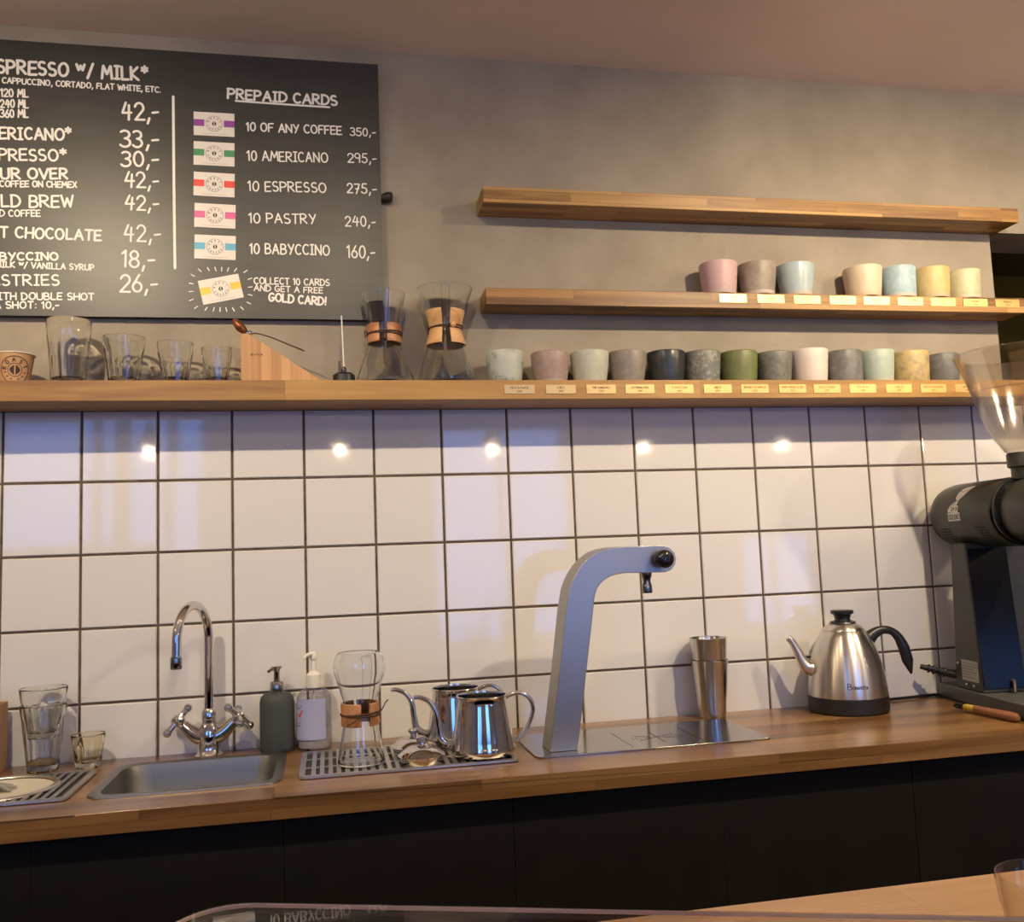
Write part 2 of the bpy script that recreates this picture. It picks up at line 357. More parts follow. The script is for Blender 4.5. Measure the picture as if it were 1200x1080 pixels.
# ------------------------------------------------------------------ stroke lettering (brush / marker hand)
def _g():
    A = arcpts; G = {}
    G['A'] = (.62, [[(0, 0), (.31, 1), (.62, 0)], [(.12, .36), (.52, .38)]])
    G['B'] = (.54, [[(0, 0), (0, 1)], [(0, 1)] + A(.2, .76, .26, .24, 80, -90, 7) + [(0, .5)], [(0, .52)] + A(.24, .26, .3, .26, 80, -90, 7) + [(0, 0)]])
    G['C'] = (.56, [A(.32, .5, .32, .5, 50, 310, 12)])
    G['D'] = (.58, [[(0, 0), (0, 1)], [(-.04, 1)] + A(.14, .5, .44, .5, 85, -85, 10) + [(-.04, 0)]])
    G['E'] = (.48, [[(.48, 1), (0, .98), (0, 0), (.5, .02)], [(0, .5), (.42, .52)]])
    G['F'] = (.46, [[(.48, 1), (0, .97), (0, 0)], [(0, .5), (.38, .52)]])
    G['G'] = (.6, [A(.32, .5, .32, .5, 50, 330, 12) + [(.6, .44), (.36, .44)]])
    G['H'] = (.56, [[(0, 0), (0, 1)], [(.56, 0), (.56, 1)], [(0, .5), (.56, .5)]])
    G['I'] = (.32, [[(.16, 0), (.16, 1)], [(0, 1), (.32, 1)], [(0, 0), (.32, 0)]])
    G['J'] = (.46, [[(.14, 1), (.46, 1)], [(.32, 1)] + A(.16, .2, .16, .2, 0, -170, 7)])
    G['K'] = (.54, [[(0, 0), (0, 1)], [(.5, 1), (0, .45), (.54, 0)]])
    G['L'] = (.46, [[(0, 1), (0, 0), (.46, .02)]])
    G['M'] = (.72, [[(0, 0), (.1, 1), (.36, .35), (.62, 1), (.72, 0)]])
    G['N'] = (.58, [[(0, 0), (0, 1), (.58, 0), (.58, 1)]])
    G['O'] = (.64, [A(.32, .5, .32, .5, 90, 450, 16)])
    G['P'] = (.52, [[(0, 0), (0, 1)], [(-.04, 1)] + A(.22, .73, .3, .27, 85, -90, 8) + [(0, .45)]])
    G['Q'] = (.66, [A(.32, .5, .32, .5, 90, 450, 16), [(.4, .25), (.66, -.05)]])
    G['R'] = (.56, [[(0, 0), (0, 1)], [(-.04, 1)] + A(.22, .75, .28, .25, 85, -90, 8) + [(0, .48)], [(.16, .48), (.56, 0)]])
    G['S'] = (.5, [A(.25, .75, .23, .25, 45, 270, 9) + A(.25, .25, .25, .25, 85, -140, 9)])
    G['T'] = (.56, [[(0, 1), (.56, 1)], [(.28, 1), (.28, 0)]])
    G['U'] = (.58, [[(0, 1)] + A(.29, .28, .29, .28, 180, 360, 10) + [(.58, 1)]])
    G['V'] = (.6, [[(0, 1), (.3, 0), (.6, 1)]])
    G['W'] = (.8, [[(0, 1), (.2, 0), (.4, .75), (.6, 0), (.8, 1)]])
    G['X'] = (.56, [[(0, 1), (.56, 0)], [(.56, 1), (0, 0)]])
    G['Y'] = (.56, [[(0, 1), (.28, .5)], [(.56, 1), (.2, 0)]])
    G['Z'] = (.54, [[(0, 1), (.54, 1), (0, 0), (.54, 0)]])
    G['0'] = (.5, [A(.25, .5, .25, .5, 90, 450, 16)])
    G['1'] = (.22, [[(0, .8), (.18, 1), (.18, 0)]])
    G['2'] = (.5, [A(.24, .72, .24, .28, 170, -30, 9) + [(0, .02), (.52, .02)]])
    G['3'] = (.48, [A(.2, .76, .25, .24, 140, -90, 9) + A(.2, .26, .28, .26, 85, -150, 9)])
    G['4'] = (.54, [[(.24, 1), (0, .4), (.54, .42)], [(.42, .85), (.36, 0)]])
    G['5'] = (.48, [[(.46, 1), (.08, 1), (.04, .58)] + A(.2, .3, .27, .3, 110, -150, 10)])
    G['6'] = (.48, [[(.36, 1)] + A(.24, .28, .24, .28, 150, 510, 14)])
    G['7'] = (.48, [[(0, 1), (.48, 1), (.16, 0)], [(.12, .5), (.42, .52)]])
    G['8'] = (.48, [A(.24, .76, .2, .24, -90, 270, 12), A(.24, .26, .24, .26, 90, 450, 12)])
    G['9'] = (.48, [A(.24, .72, .24, .28, 0, 360, 12) + [(.4, 0)]])
    G[','] = (.14, [[(.12, .12), (.02, -.2)]])
    G['.'] = (.1, [[(.04, .02), (.06, .04)]])
    G['-'] = (.34, [[(0, .42), (.34, .46)]])
    G['*'] = (.44, [[(.22, 1.12), (.22, .62)], [(.02, .98), (.42, .76)], [(.02, .76), (.42, .98)]])
    G['/'] = (.4, [[(0, -.1), (.4, 1.05)]])
    G[':'] = (.12, [[(.05, .1), (.07, .12)], [(.05, .6), (.07, .62)]])
    G['!'] = (.14, [[(.07, 1), (.06, .3)], [(.06, .04), (.08, .06)]])
    G['&'] = (.6, [[(.6, 0), (.14, .68)] + A(.28, .8, .16, .2, 200, -20, 8) + [(.05, .35)] + A(.24, .22, .22, .22, 160, 350, 8) + [(.58, .45)]])
    G['w'] = (.56, [[(0, .95), (.14, .5), (.28, .85), (.42, .5), (.56, .95)]])
    return G
GLY = _g()
def text_strokes(text, gap=.2, space=.42, jit=0.03):
    x = 0; out = []
    for ch in text:
        if ch == ' ': x += space; continue
        w, st = GLY[ch if ch in GLY else ch.upper()]
        k = 1.0
        dy = random.uniform(-jit, jit); sx = 1 + random.uniform(-jit, jit) * 1.5; sh = random.uniform(-jit, jit)
        for s in st: out.append([(x + (px * sx + py * sh) * k, py * k + dy) for px, py in s])
        x += w * k + gap
    return out, x - gap
def ribbon(bm, pts, f, hw, cap=6):
    """flat brush stroke of half width hw (in the units of the plane) mapped by f(u, v) -> 3-D"""
    n = len(pts)
    for a, b in zip(pts, pts[1:]):
        dx, dy = b[0] - a[0], b[1] - a[1]; L = math.hypot(dx, dy)
        if L < 1e-7: continue
        nx, ny = -dy / L * hw, dx / L * hw
        v = [bm.verts.new(f(a[0] + nx, a[1] + ny)), bm.verts.new(f(a[0] - nx, a[1] - ny)), bm.verts.new(f(b[0] - nx, b[1] - ny)), bm.verts.new(f(b[0] + nx, b[1] + ny))]
        bm.faces.new(v)
    for i, p in enumerate(pts):
        if cap < 6 and 0 < i < n - 1 and i % 2: continue
        bm.faces.new([bm.verts.new(f(p[0] + hw * math.cos(2 * PI * k / cap), p[1] + hw * math.sin(2 * PI * k / cap))) for k in range(cap)])
def write(bm, text, f, length, cap_h, hw, gap=.2, space=.42, jit=0.03, cap=6):
    """lettering along u from 0 to length, v from 0 to cap_h"""
    st, w = text_strokes(text, gap, space, jit); k = length / w
    for s in st: ribbon(bm, [(px * k, py * cap_h) for px, py in s], f, hw, cap)
def flat_obj(name, bm, mat, parent=None, loc=None, rot=None):
    bm.normal_update()                      # paint strokes lie over one another: a hair of thickness each
    for i, f in enumerate(bm.faces):
        d = f.normal * ((i % 24) * 7e-6)
        for v in f.verts: v.co += d
    me = bpy.data.meshes.new(name); bm.to_mesh(me); bm.free(); me.materials.append(mat)
    o = bpy.data.objects.new(name, me); COL.objects.link(o)
    if parent is not None: o.parent = parent
    if loc is not None: o.location = loc
    if rot is not None: o.rotation_euler = rot
    return o

# ================================================================== THE ROOM
XL, XR, ZC = -2.4, 5.2, 2.444
OPX0, OPX1, OPZ0, OPZ1 = 2.347, 3.30, 1.655, 2.064
CT = 0.900                                            # worktop height
bm = B()
TZ = 1.612                                            # tiles below, plaster above
box(bm, XL, OPX0, 0.0, 0.15, TZ, ZC)
box(bm, OPX0, XR, 0.0, 0.15, OPZ1, ZC)
box(bm, OPX1, XR, 0.0, 0.15, TZ, OPZ1)
box(bm, OPX0, OPX1, 0.0, 0.15, TZ, OPZ0)
struct('wall_back', bm, M_PLASTER)
bm = B(); box(bm, XL, XR, 0.0035, 0.15, 0.0, TZ); struct('wall_back_grout', bm, M_GROUT)
# glazed tiles, 150 mm grid with 4.5 mm joints, each very slightly out of plane
bm = B()
G = 0.0023
for c in range(-8, 20):
    for r in range(-2, 6):
        x0, x1 = c * .15 + G, (c + 1) * .15 - G
        z1, z0 = 1.461 - r * .15 - G, 1.461 - (r + 1) * .15 + G
        z1 = min(z1, TZ - 0.0005)
        if z1 - z0 < .01: continue
        tx, tz = random.uniform(-.0035, .0035), random.uniform(-.0035, .0035); e = 0.0022
        def yy(x, z): return (x - (x0 + x1) / 2) * tx + (z - (z0 + z1) / 2) * tz
        a = [(x0, z0), (x1, z0), (x1, z1), (x0, z1)]; b = [(x0 + e, z0 + e), (x1 - e, z0 + e), (x1 - e, z1 - e), (x0 + e, z1 - e)]
        m = [(x0 + .0006, z0 + .0006), (x1 - .0006, z0 + .0006), (x1 - .0006, z1 - .0006), (x0 + .0006, z1 - .0006)]
        rings(bm, [[(x, 0.0036, z) for x, z in a], [(x, 0.0012 + yy(x, z), z) for x, z in m], [(x, 0.0 + yy(x, z), z) for x, z in b]], False, True)
o = struct('wall_back_tiles', bm, M_TILE, 4)
bm = B(); box(bm, XL, XR, YB, 0.15, ZC, ZC + .1); struct('ceiling', bm, M_CEIL)
bm = B(); box(bm, XL, XR, YB, 0.15, -.1, 0); struct('floor', bm, M_FLOOR)
bm = B(); box(bm, XL - .1, XL, YB, 0.15, 0, ZC); struct('wall_left', bm, M_ROOM)
bm = B(); box(bm, XR, XR + .1, YB, 0.15, 0, ZC); struct('wall_right', bm, M_ROOM)
bm = B()
xs = sorted([XL, XR] + [w[0] for w in WIN] + [w[1] for w in WIN])
box(bm, XL, WIN[0][0], YB - .15, YB, 0, ZC); box(bm, WIN[0][1], WIN[1][0], YB - .15, YB, 0, ZC); box(bm, WIN[1][1], WIN[2][0], YB - .15, YB, 0, ZC); box(bm, WIN[2][1], XR, YB - .15, YB, 0, ZC)
for w in WIN:
    box(bm, w[0], w[1], YB - .15, YB, 0, w[2]); box(bm, w[0], w[1], YB - .15, YB, w[3], ZC)
struct('wall_front', bm, M_ROOM)
M_FRAME = plain('window_frame_paint', (0.25, 0.24, 0.22), 0.5)
for i, w in enumerate(WIN):
    bm = B(); t = .045
    box(bm, w[0], w[0] + t, YB - .09, YB - .04, w[2], w[3]); box(bm, w[1] - t, w[1], YB - .09, YB - .04, w[2], w[3])
    box(bm, w[0], w[1], YB - .09, YB - .04, w[2], w[2] + t); box(bm, w[0], w[1], YB - .09, YB - .04, w[3] - t, w[3])
    for cx, hw in (((-1.00, .030), (-.83, .055), (-.475, .035)) if i == 0 else (((w[0] + w[1]) / 2, .025),)):
        box(bm, cx - hw, cx + hw, YB - .09, YB - .04, w[2], w[3])
    f = struct('window_%d' % (i + 1), bm, M_FRAME)
    bm = B(); box(bm, w[0] + .01, w[1] - .01, YB - .068, YB - .064, w[2] + .01, w[3] - .01)
    p = obj('pane', bm, M_PANE, f)
# dim kitchen seen through the serving hatch at the right end of the wall
M_KIT = noisy('kitchen_wall_olive', (0.11, 0.090, 0.018), (0.14, 0.115, 0.026), scale=2, rough=0.9)
M_KITC = plain('kitchen_ceiling_dark', (0.06, 0.04, 0.010), 0.9)
bm = B(); box(bm, 1.6, 5.0, 1.5, 1.6, 0, ZC); struct('wall_kitchen', bm, M_KIT)
bm = B(); box(bm, 1.6, 5.0, .15, 1.6, ZC, ZC + .1); struct('ceiling_kitchen', bm, M_KITC)
bm = B(); box(bm, 1.5, 1.6, .15, 1.6, 0, ZC); struct('wall_kitchen_left', bm, M_KIT)
bm = B(); box(bm, 5.0, 5.1, .15, 1.6, 0, ZC); struct('wall_kitchen_right', bm, M_KIT)
bm = B(); box(bm, 1.6, 5.0, .15, 1.6, -.1, 0); struct('floor_kitchen', bm, M_FLOOR)

# ================================================================== FITTED FURNITURE
def shelf_board(name, x0, x1, depth, z0, z1, mat, label):
    bm = B(); box(bm, x0, x1, -depth, -.0002, z0, z1)
    return props(obj(name, bm, mat, bevel=.0012), label, 'shelf')
shelf_board('wall_shelf', -.62, 2.365, .1285, 1.6085, 1.6500, M_LONG, 'long oak shelf directly above the white tiles, holding glassware and a row of mugs')
shelf_board('wall_shelf', 0.998, 2.362, .081, 1.8285, 1.8660, M_SHELF, 'middle oak wall shelf carrying seven pastel mugs, above the long shelf')
shelf_board('wall_shelf', 0.998, 2.360, .0915, 2.0578, 2.0935, M_SHELF, 'empty topmost oak wall shelf')

SX0, SX1, SY0, SY1 = .2500, .5530, -.3330, -.0800     # sink cut-out
bm = B()
CX0, CX1, CY = -.62, 2.62, -.432
box(bm, CX0, SX0, CY, -.0005, CT - .035, CT); box(bm, SX1, CX1, CY, -.0005, CT - .035, CT)
box(bm, SX0, SX1, CY, SY0, CT - .035, CT); box(bm, SX0, SX1, SY1, -.0005, CT - .035, CT)
props(obj('worktop', bm, M_COUNTER, bevel=.0015), 'long oak worktop running along the tiled wall, with sink and tap let in', 'worktop')

cabs = [(-.591, 'black base cabinet at the far left end of the oak worktop'), (-.205, 'black base cabinet under the glass rinser tray'), (.181, 'black base cabinet under the steel sink'), (.5675, 'black base cabinet under the slotted drip tray with the steel pots'),
        (.954, 'black base cabinet under the tall steel water tap'), (1.340, 'black base cabinet under the cocktail shaker tins'), (1.727, 'black base cabinet under the electric kettle'), (2.113, 'black base cabinet under the coffee grinder')]
for x, lab in cabs[1:]:
    t = thing('base_cabinet', lab, 'cabinet', (x, 0, 0), 0, 'black base cabinets below the worktop')
    w = .3865; bm = B()
    box(bm, .0006, .016, -.390, -.004, .10, CT - .036); box(bm, w - .016, w - .0006, -.390, -.004, .10, CT - .036)
    box(bm, .016, w - .016, -.390, -.004, .10, .116); box(bm, .0006, w - .0006, -.36, -.34, 0.0, .10)
    obj('body', bm, M_BLACKWOOD, t)
    bm = B(); box(bm, .0005, w - .0005, -.410, -.3905, .102, CT - .038); obj('door', bm, M_BLACKWOOD, t, bevel=.001)

# ================================================================== MENU BOARD
BOARD_TEXT = [
    ('ESPRESSO w/ MILK*', -0.0360, 2.3268, 0.2822, 2.3300, 0.0286, 0.00238),
    ('LATTE, CAPPUCCINO, CORTADO, FLAT WHITE, ETC.', -0.0631, 2.3050, 0.3085, 2.3046, 0.0120, 0.00119),
    ('120 ML', -0.0085, 2.2748, 0.0442, 2.2772, 0.0169, 0.00137),
    ('240 ML', -0.0085, 2.2510, 0.0445, 2.2533, 0.0169, 0.00137),
    ('360 ML', -0.0085, 2.2295, 0.0448, 2.2319, 0.0168, 0.00137),
    ('42,-', 0.2322, 2.2383, 0.3050, 2.2415, 0.0385, 0.00210),
    ('AMERICANO*', -0.0526, 2.1809, 0.1304, 2.1870, 0.0243, 0.00201),
    ('33,-', 0.2290, 2.1770, 0.3050, 2.1791, 0.0363, 0.00210),
    ('ESPRESSO*', -0.0469, 2.1351, 0.1208, 2.1405, 0.0241, 0.00183),
    ('30,-', 0.2309, 2.1345, 0.3050, 2.1370, 0.0323, 0.00201),
    ('POUR OVER', -0.0462, 2.0947, 0.1229, 2.1013, 0.0222, 0.00201),
    ('COFFEE ON CHEMEX', -0.0071, 2.0790, 0.1414, 2.0834, 0.0126, 0.00128),
    ('42,-', 0.2379, 2.0885, 0.3050, 2.0894, 0.0341, 0.00183),
    ('COLD BREW', -0.0483, 2.0343, 0.1351, 2.0404, 0.0248, 0.00183),
    ('42,-', 0.2381, 2.0387, 0.3051, 2.0393, 0.0320, 0.00174),
    ('ICED COFFEE', -0.0351, 2.0142, 0.0707, 2.0180, 0.0134, 0.00119),
    ('HOT CHOCOLATE', -0.0439, 1.9709, 0.1893, 1.9699, 0.0220, 0.00183),
    ('42,-', 0.2367, 1.9704, 0.3085, 1.9707, 0.0356, 0.00165),
    ('BABYCCINO', -0.0398, 1.9217, 0.1064, 1.9250, 0.0154, 0.00165),
    ('18,-', 0.2318, 1.9136, 0.2965, 1.9134, 0.0353, 0.00183),
    ('MILK w/ VANILLA SYRUP', -0.0123, 1.9076, 0.1763, 1.9049, 0.0119, 0.00119),
    ('PASTRIES', -0.0420, 1.8687, 0.1086, 1.8714, 0.0217, 0.00156),
    ('26,-', 0.2287, 1.8601, 0.3017, 1.8596, 0.0370, 0.00183),
    ('*WITH DOUBLE SHOT', -0.0351, 1.8389, 0.1768, 1.8412, 0.0141, 0.00128),
    ('EXTRA SHOT: 10,-', -0.0666, 1.8206, 0.1091, 1.8219, 0.0140, 0.00128),
    ('PREPAID CARDS', 0.4489, 2.2999, 0.6848, 2.2980, 0.0219, 0.00201),
    ('10 OF ANY COFFEE', 0.4880, 2.2276, 0.6929, 2.2298, 0.0188, 0.00137),
    ('350,-', 0.7137, 2.2291, 0.7688, 2.2305, 0.0181, 0.00119),
    ('10 AMERICANO', 0.4892, 2.1597, 0.6617, 2.1638, 0.0216, 0.00128),
    ('295,-', 0.7067, 2.1659, 0.7692, 2.1675, 0.0210, 0.00119),
    ('10 ESPRESSO', 0.4904, 2.0911, 0.6568, 2.0937, 0.0215, 0.00128),
    ('275,-', 0.7034, 2.0945, 0.7676, 2.0951, 0.0218, 0.00128),
    ('10 PASTRY', 0.4915, 2.0189, 0.6333, 2.0213, 0.0213, 0.00128),
    ('240,-', 0.6982, 2.0184, 0.7639, 2.0187, 0.0226, 0.00119),
    ('10 BABYCCINO', 0.4927, 1.9503, 0.6616, 1.9509, 0.0221, 0.00137),
    ('160,-', 0.7005, 1.9465, 0.7604, 1.9465, 0.0273, 0.00137),
    ('COLLECT 10 CARDS', 0.5010, 1.8827, 0.6604, 1.8817, 0.0140, 0.00110),
    ('AND GET A FREE', 0.5008, 1.8675, 0.6454, 1.8642, 0.0124, 0.00101),
    ('GOLD CARD!', 0.5310, 1.8450, 0.6523, 1.8378, 0.0172, 0.00174),
]
BX0, BX1, BZ0, BZ1, BY = -.50, .7782, 1.8060, 2.4015, -.0200
board = thing('menu_board', 'large black menu board with hand-painted white prices, hung on the plaster wall', 'menu board', (0, 0, 0))
bm = B(); box(bm, BX0, BX1, BY, -.0185, BZ0, BZ1); obj('panel', bm, M_BOARD, board)
bm = B(); box(bm, BX0 + .001, BX1 - .001, -.0185, -.0003, BZ0 + .001, BZ1 - .001); obj('backing', bm, M_BOARD_EDGE, board)
for t_, xa, za, xb, zb, ch, hw in BOARD_TEXT:
    L = math.hypot(xb - xa, zb - za); ca, sa = (xb - xa) / L, (zb - za) / L
    bm = B()
    write(bm, t_, lambda u, v: (xa + u * ca - v * sa, BY - .0004, za + u * sa + v * ca), L, ch, hw * 1.2)
    flat_obj('lettering', bm, M_CHALK, board)
bm = B(); ribbon(bm, [(.3348, 2.2966), (.3360, 2.10), (.3379, 1.9134)], lambda u, v: (u, BY - .0004, v), .0028); flat_obj('divider_line', bm, M_CHALK, board)
bm = B(); ribbon(bm, [(.4651, 2.2949), (.57, 2.2933), (.6678, 2.2925)], lambda u, v: (u, BY - .0004, v), .0021); flat_obj('underline', bm, M_CHALK, board)
bm = B()
for k in range(22):
    a = 2 * PI * k / 22 + .1; c, s = math.cos(a), math.sin(a)
    rx, rz = .0565 / max(abs(c), .0001), .040 / max(abs(s), .0001); r0 = min(rx, rz) * (1.0 if abs(abs(c) - .8) > .1 else .95)
    ribbon(bm, [(.4316 + c * r0, 1.8691 + s * r0), (.4316 + c * (r0 + .0085), 1.8691 + s * (r0 + .0085))], lambda u, v: (u, BY - .0004, v), .0010)
flat_obj('gold_card_rays', bm, M_CHALK, board)

def card(x, z, ang, col, cname):
    w, h = .0853, .0532
    bm = B(); box(bm, -w / 2, w / 2, -.0008, 0, -h / 2, h / 2)
    o = obj('prepaid_card', bm, M_CARD, None, loc=(x, BY - .0005, z), rot=(0, -math.radians(ang), 0))
    props(o, 'small white prepaid card with %s stripe stuck on the menu board' % cname, 'card', 'prepaid cards on the menu board')
    yf = -.0011
    for a, b in ((-w / 2, -.0205), (.0205, w / 2)):
        bm = B(); bm.faces.new([bm.verts.new(p) for p in ((a, yf, -.0055), (b, yf, -.0055), (b, yf, .0095), (a, yf, .0095))])
        flat_obj('stripe', bm, plain('card_stripe_' + cname, col, .5), o)
    bm = B(); f = lambda u, v: (u, yf, v + .001)
    ribbon(bm, arcpts(0, 0, .0172, .0172, 0, 360, 28), f, .00035, 4)
    for word, a0, a1, up in (('ROAST', 158, 22, 1), ('COFFEE', 205, 335, -1)):
        for i, ch in enumerate(word):
            a = math.radians(a0 + (a1 - a0) * i / (len(word) - 1)); R = .0133
            st, wd = text_strokes(ch, jit=0)
            for s in st:
                pl = []
                for px, py in s:
                    lx, ly = (px - wd / 2) * .0036, (py - .5) * .0038
                    if up > 0: pl.append((R * math.cos(a) + lx * math.sin(a) + ly * math.cos(a), R * math.sin(a) - lx * math.cos(a) + ly * math.sin(a)))
                    else: pl.append((R * math.cos(a) - lx * math.sin(a) - ly * math.cos(a), R * math.sin(a) + lx * math.cos(a) - ly * math.sin(a)))
                ribbon(bm, pl, f, .00042, 4)
    for sx in (-1, 1):
        pts = [(sx * (.0008 + .0038 * math.sin(PI * k / 8)), -.0055 + .011 * k / 8) for k in range(9)] + [(sx * .0008, .0055)]
        bm.faces.new([bm.verts.new(f(*p)) for p in pts[:-1]])
    for i in range(15):
        ribbon(bm, [(-.024 + i * .0034, -.0232), (-.0226 + i * .0034, -.0232)], f, .00035, 4)
    flat_obj('logo', bm, M_INK, o)
for a in ((.4198, 2.2381, 0, (.27, .05, .33), 'purple'), (.4194, 2.1708, -.4, (.06, .27, .13), 'green'), (.4192, 2.1015, -1.0, (.74, .06, .05), 'red'),
          (.4205, 2.0314, -1.1, (.66, .12, .33), 'pink'), (.4204, 1.9614, -.9, (.10, .42, .62), 'light blue'), (.4316, 1.8691, 12.2, (.80, .55, .06), 'yellow')): card(*a)

bm = B(); tube(bm, spline([(.7700, -.010, 2.088), (.785, -.012, 2.090), (.797, -.014, 2.0905), (.8035, -.015, 2.0895)], 4), [.006, .009, .0125, .0125, .0085], 14); 
props(obj('wall_peg', bm, M_BOARD_EDGE), 'small dark knob sticking out behind the right edge of the menu board', 'peg')

# ================================================================== MUGS AND NAME PLAQUES
def mug(x, y, z, rt, rb, h, mat, label, group):
    bm = B(); t = .0036
    lathe(bm, [(0, .0015), (rb * .8, .0015), (rb * .88, 0), (rb * .97, 0), (rb, .003), (rb + (rt - rb) * .38, h * .32), (rb + (rt - rb) * .72, h * .66), (rt - .0002, h - .003), (rt - .001, h - .0008), (rt - t * .5, h), (rt - t + .0004, h - .001),
               (rt - t - .0003, h - .004), (rb + (rt - rb) * .6 - t, h * .6), (rb - t + .001, .009), (rb - t - .003, .0055), (0, .005)], seg=48)
    o = obj('ceramic_mug', bm, mat, None, 50, loc=(x, y, z), rot=(0, 0, random.uniform(0, 6)))
    return props(o, label, 'mug', group)
CLAY = (.42, .33, .25)
LOW = [
    (1.0377, .0432, .0345, .0724, glaze('glaze_mint_speckle', (.42, .46, .40), (.10, .14, .15), 38, .50, .72), 'pale mint mug with dark speckles, first in the row on the long shelf', 'speckled mint'),
    (1.1404, .0441, .0352, .0712, glaze('glaze_rose_brown', (.29, .215, .19), (.34, .255, .225), 70, .45, .6, foot=(.42, .34, .29)), 'dusty rose-brown mug on the long shelf', 'rose-brown'),
    (1.2314, .0446, .0358, .0732, glaze('glaze_sage', (.44, .45, .37), (.36, .37, .31), 30, .5, .7), 'pale sage-white mug on the long shelf beside the rose-brown one', 'pale sage'),
    (1.3209, .0446, .0344, .0738, glaze('glaze_taupe', (.215, .19, .165), (.27, .24, .20), 50, .45, .65), 'warm taupe-grey mug on the long shelf', 'taupe-grey'),
    (1.4130, .0452, .0370, .0742, glaze('glaze_black', (.028, .032, .034), (.045, .05, .052), 40, .5, .7, .3), 'near-black glazed mug on the long shelf', 'black'),
    (1.5014, .0430, .0366, .0750, glaze('glaze_grey_green_speckle', (.15, .155, .13), (.30, .30, .25), 90, .5, .62), 'grey-green speckled mug between the black and olive mugs', 'grey-green speckled'),
    (1.5914, .0448, .0383, .0748, glaze('glaze_olive', (.13, .15, .055), (.17, .19, .075), 40, .45, .65), 'olive green mug on the long shelf', 'olive green'),
    (1.6805, .0436, .0357, .0738, glaze('glaze_dark_green_grey', (.12, .125, .105), (.18, .18, .15), 60, .45, .62), 'dark green-grey mug between the olive and white mugs', 'dark green-grey'),
    (1.7708, .0446, .0385, .0805, glaze('glaze_blush_white', (.60, .53, .48), (.66, .60, .54), 40, .4, .7), 'tall blush-white mug on the long shelf', 'blush-white'),
    (1.8605, .0440, .0415, .0778, glaze('glaze_slate', (.125, .125, .12), (.19, .19, .18), 45, .45, .65), 'slate grey mug left of the plain mint mug', 'slate grey'),
    (1.9470, .0421, .0363, .0792, glaze('glaze_mint', (.34, .42, .37), (.40, .47, .41), 80, .45, .62, foot=(.48, .44, .36)), 'plain mint green mug on the long shelf beside a yellow speckled one', 'plain mint'),
    (2.0370, .0446, .0412, .0768, glaze('glaze_yellow_speckle', (.47, .36, .16), (.22, .19, .14), 48, .48, .66), 'mustard mug with grey speckles on the long shelf', 'mustard speckled'),
    (2.1245, .0412, .0372, .0715, glaze('glaze_charcoal', (.105, .108, .108), (.15, .15, .15), 60, .45, .62), 'charcoal mug at the right end of the row, by the grinder hopper', 'charcoal')]
for x, rt, rb, h, m, lab, k in LOW: mug(x, -.068, 1.65, rt, rb, h, m, lab, 'mugs on the long shelf')
UP = [
    (1.5648, .0455, .0385, .0770, glaze('glaze_pink', (.50, .33, .34), (.54, .37, .37), 50, .4, .7, foot=(.50, .40, .36)), 'pink mug on the middle shelf, first of the seven', 'pink'),
    (1.6631, .0462, .0380, .0772, glaze('glaze_grey_brown', (.24, .20, .165), (.36, .31, .26), 14, .42, .66, foot=(.52, .45, .38)), 'brown-grey brushed mug between the pink and pale blue mugs', 'brown-grey'),
    (1.7630, .0452, .0368, .0780, glaze('glaze_pale_blue', (.36, .46, .48), (.42, .50, .51), 40, .4, .7, .3, foot=(.55, .48, .4)), 'pale grey-blue mug with bare foot on the middle shelf', 'pale grey-blue'),
    (1.9420, .0466, .0395, .0752, glaze('glaze_cream', (.62, .50, .36), (.67, .55, .40), 40, .4, .7, foot=(.66, .5, .33)), 'cream mug standing right of the gap on the middle shelf', 'cream'),
    (2.0385, .0430, .0398, .0772, glaze('glaze_sky', (.30, .43, .50), (.40, .52, .57), 80, .45, .62, foot=(.56, .5, .42)), 'sky blue mug right of the cream mug', 'sky blue'),
    (2.1300, .0445, .0405, .0765, glaze('glaze_ochre', (.50, .39, .16), (.56, .45, .22), 50, .42, .66, foot=(.5, .42, .28)), 'yellow ochre mug on the middle shelf', 'yellow ochre'),
    (2.2200, .0428, .0390, .0725, glaze('glaze_pale_green', (.46, .44, .27), (.53, .51, .34), 60, .42, .66, foot=(.56, .5, .38)), 'pale green mug at the right end of the middle shelf', 'pale green')]
for x, rt, rb, h, m, lab, k in UP: mug(x, -.0475 if rt > .0455 else -.0465, 1.866, rt, rb, h, m, lab, 'mugs on the middle shelf')

def plaque(x, z, w, h, yf, lines, label, group):
    bm = B(); prism(bm, rrect(-w / 2, w / 2, -h / 2, h / 2, .0012, 3), .0012, 'y', -.0012)
    o = obj('name_plaque', bm, M_BRASS, None, loc=(x, yf, z)); props(o, label, 'plaque', group)
    bm = B(); y = -.0014
    for t_, zz, ch in ((lines[0], .0010, .0046), (lines[1], -.0062, .0036)):
        L = min(w * .8, len(t_) * ch * .72)
        write(bm, t_, lambda u, v: (u - L / 2, y, zz + v), L, ch, .00034, jit=0, cap=4)
    flat_obj('engraving', bm, plain('engraved_brown', (.10, .065, .03), .6), o)
PLX = [1.0551, 1.1465, 1.2367, 1.3256, 1.4171, 1.5082, 1.5978, 1.6900, 1.7763, 1.8672, 1.9598, 2.0505, 2.1417]
PLT = ['Pelo & Marie', 'Kukut', 'The Danishes', 'Saturnalimin', 'TI Kristian', 'Grete', 'Brandt & Fabrice', 'Hans Marius & Ina', 'Felix & Nora', 'Petter Bo', 'Lisbeth', 'Ingrid & Desmond', 'Chemistry']
for x, t_, mg in zip(PLX, PLT, LOW):
    plaque(x, 1.6297, .0665, .0195, -.1287, (t_, '2021'), 'brass name plaque on the long shelf edge, below and right of the %s mug' % mg[6], 'plaques on the long shelf')
PUX = [1.5818, 1.6770, 1.7700, 1.8627, 1.9520, 2.0430, 2.1324, 2.2224, 2.3126]
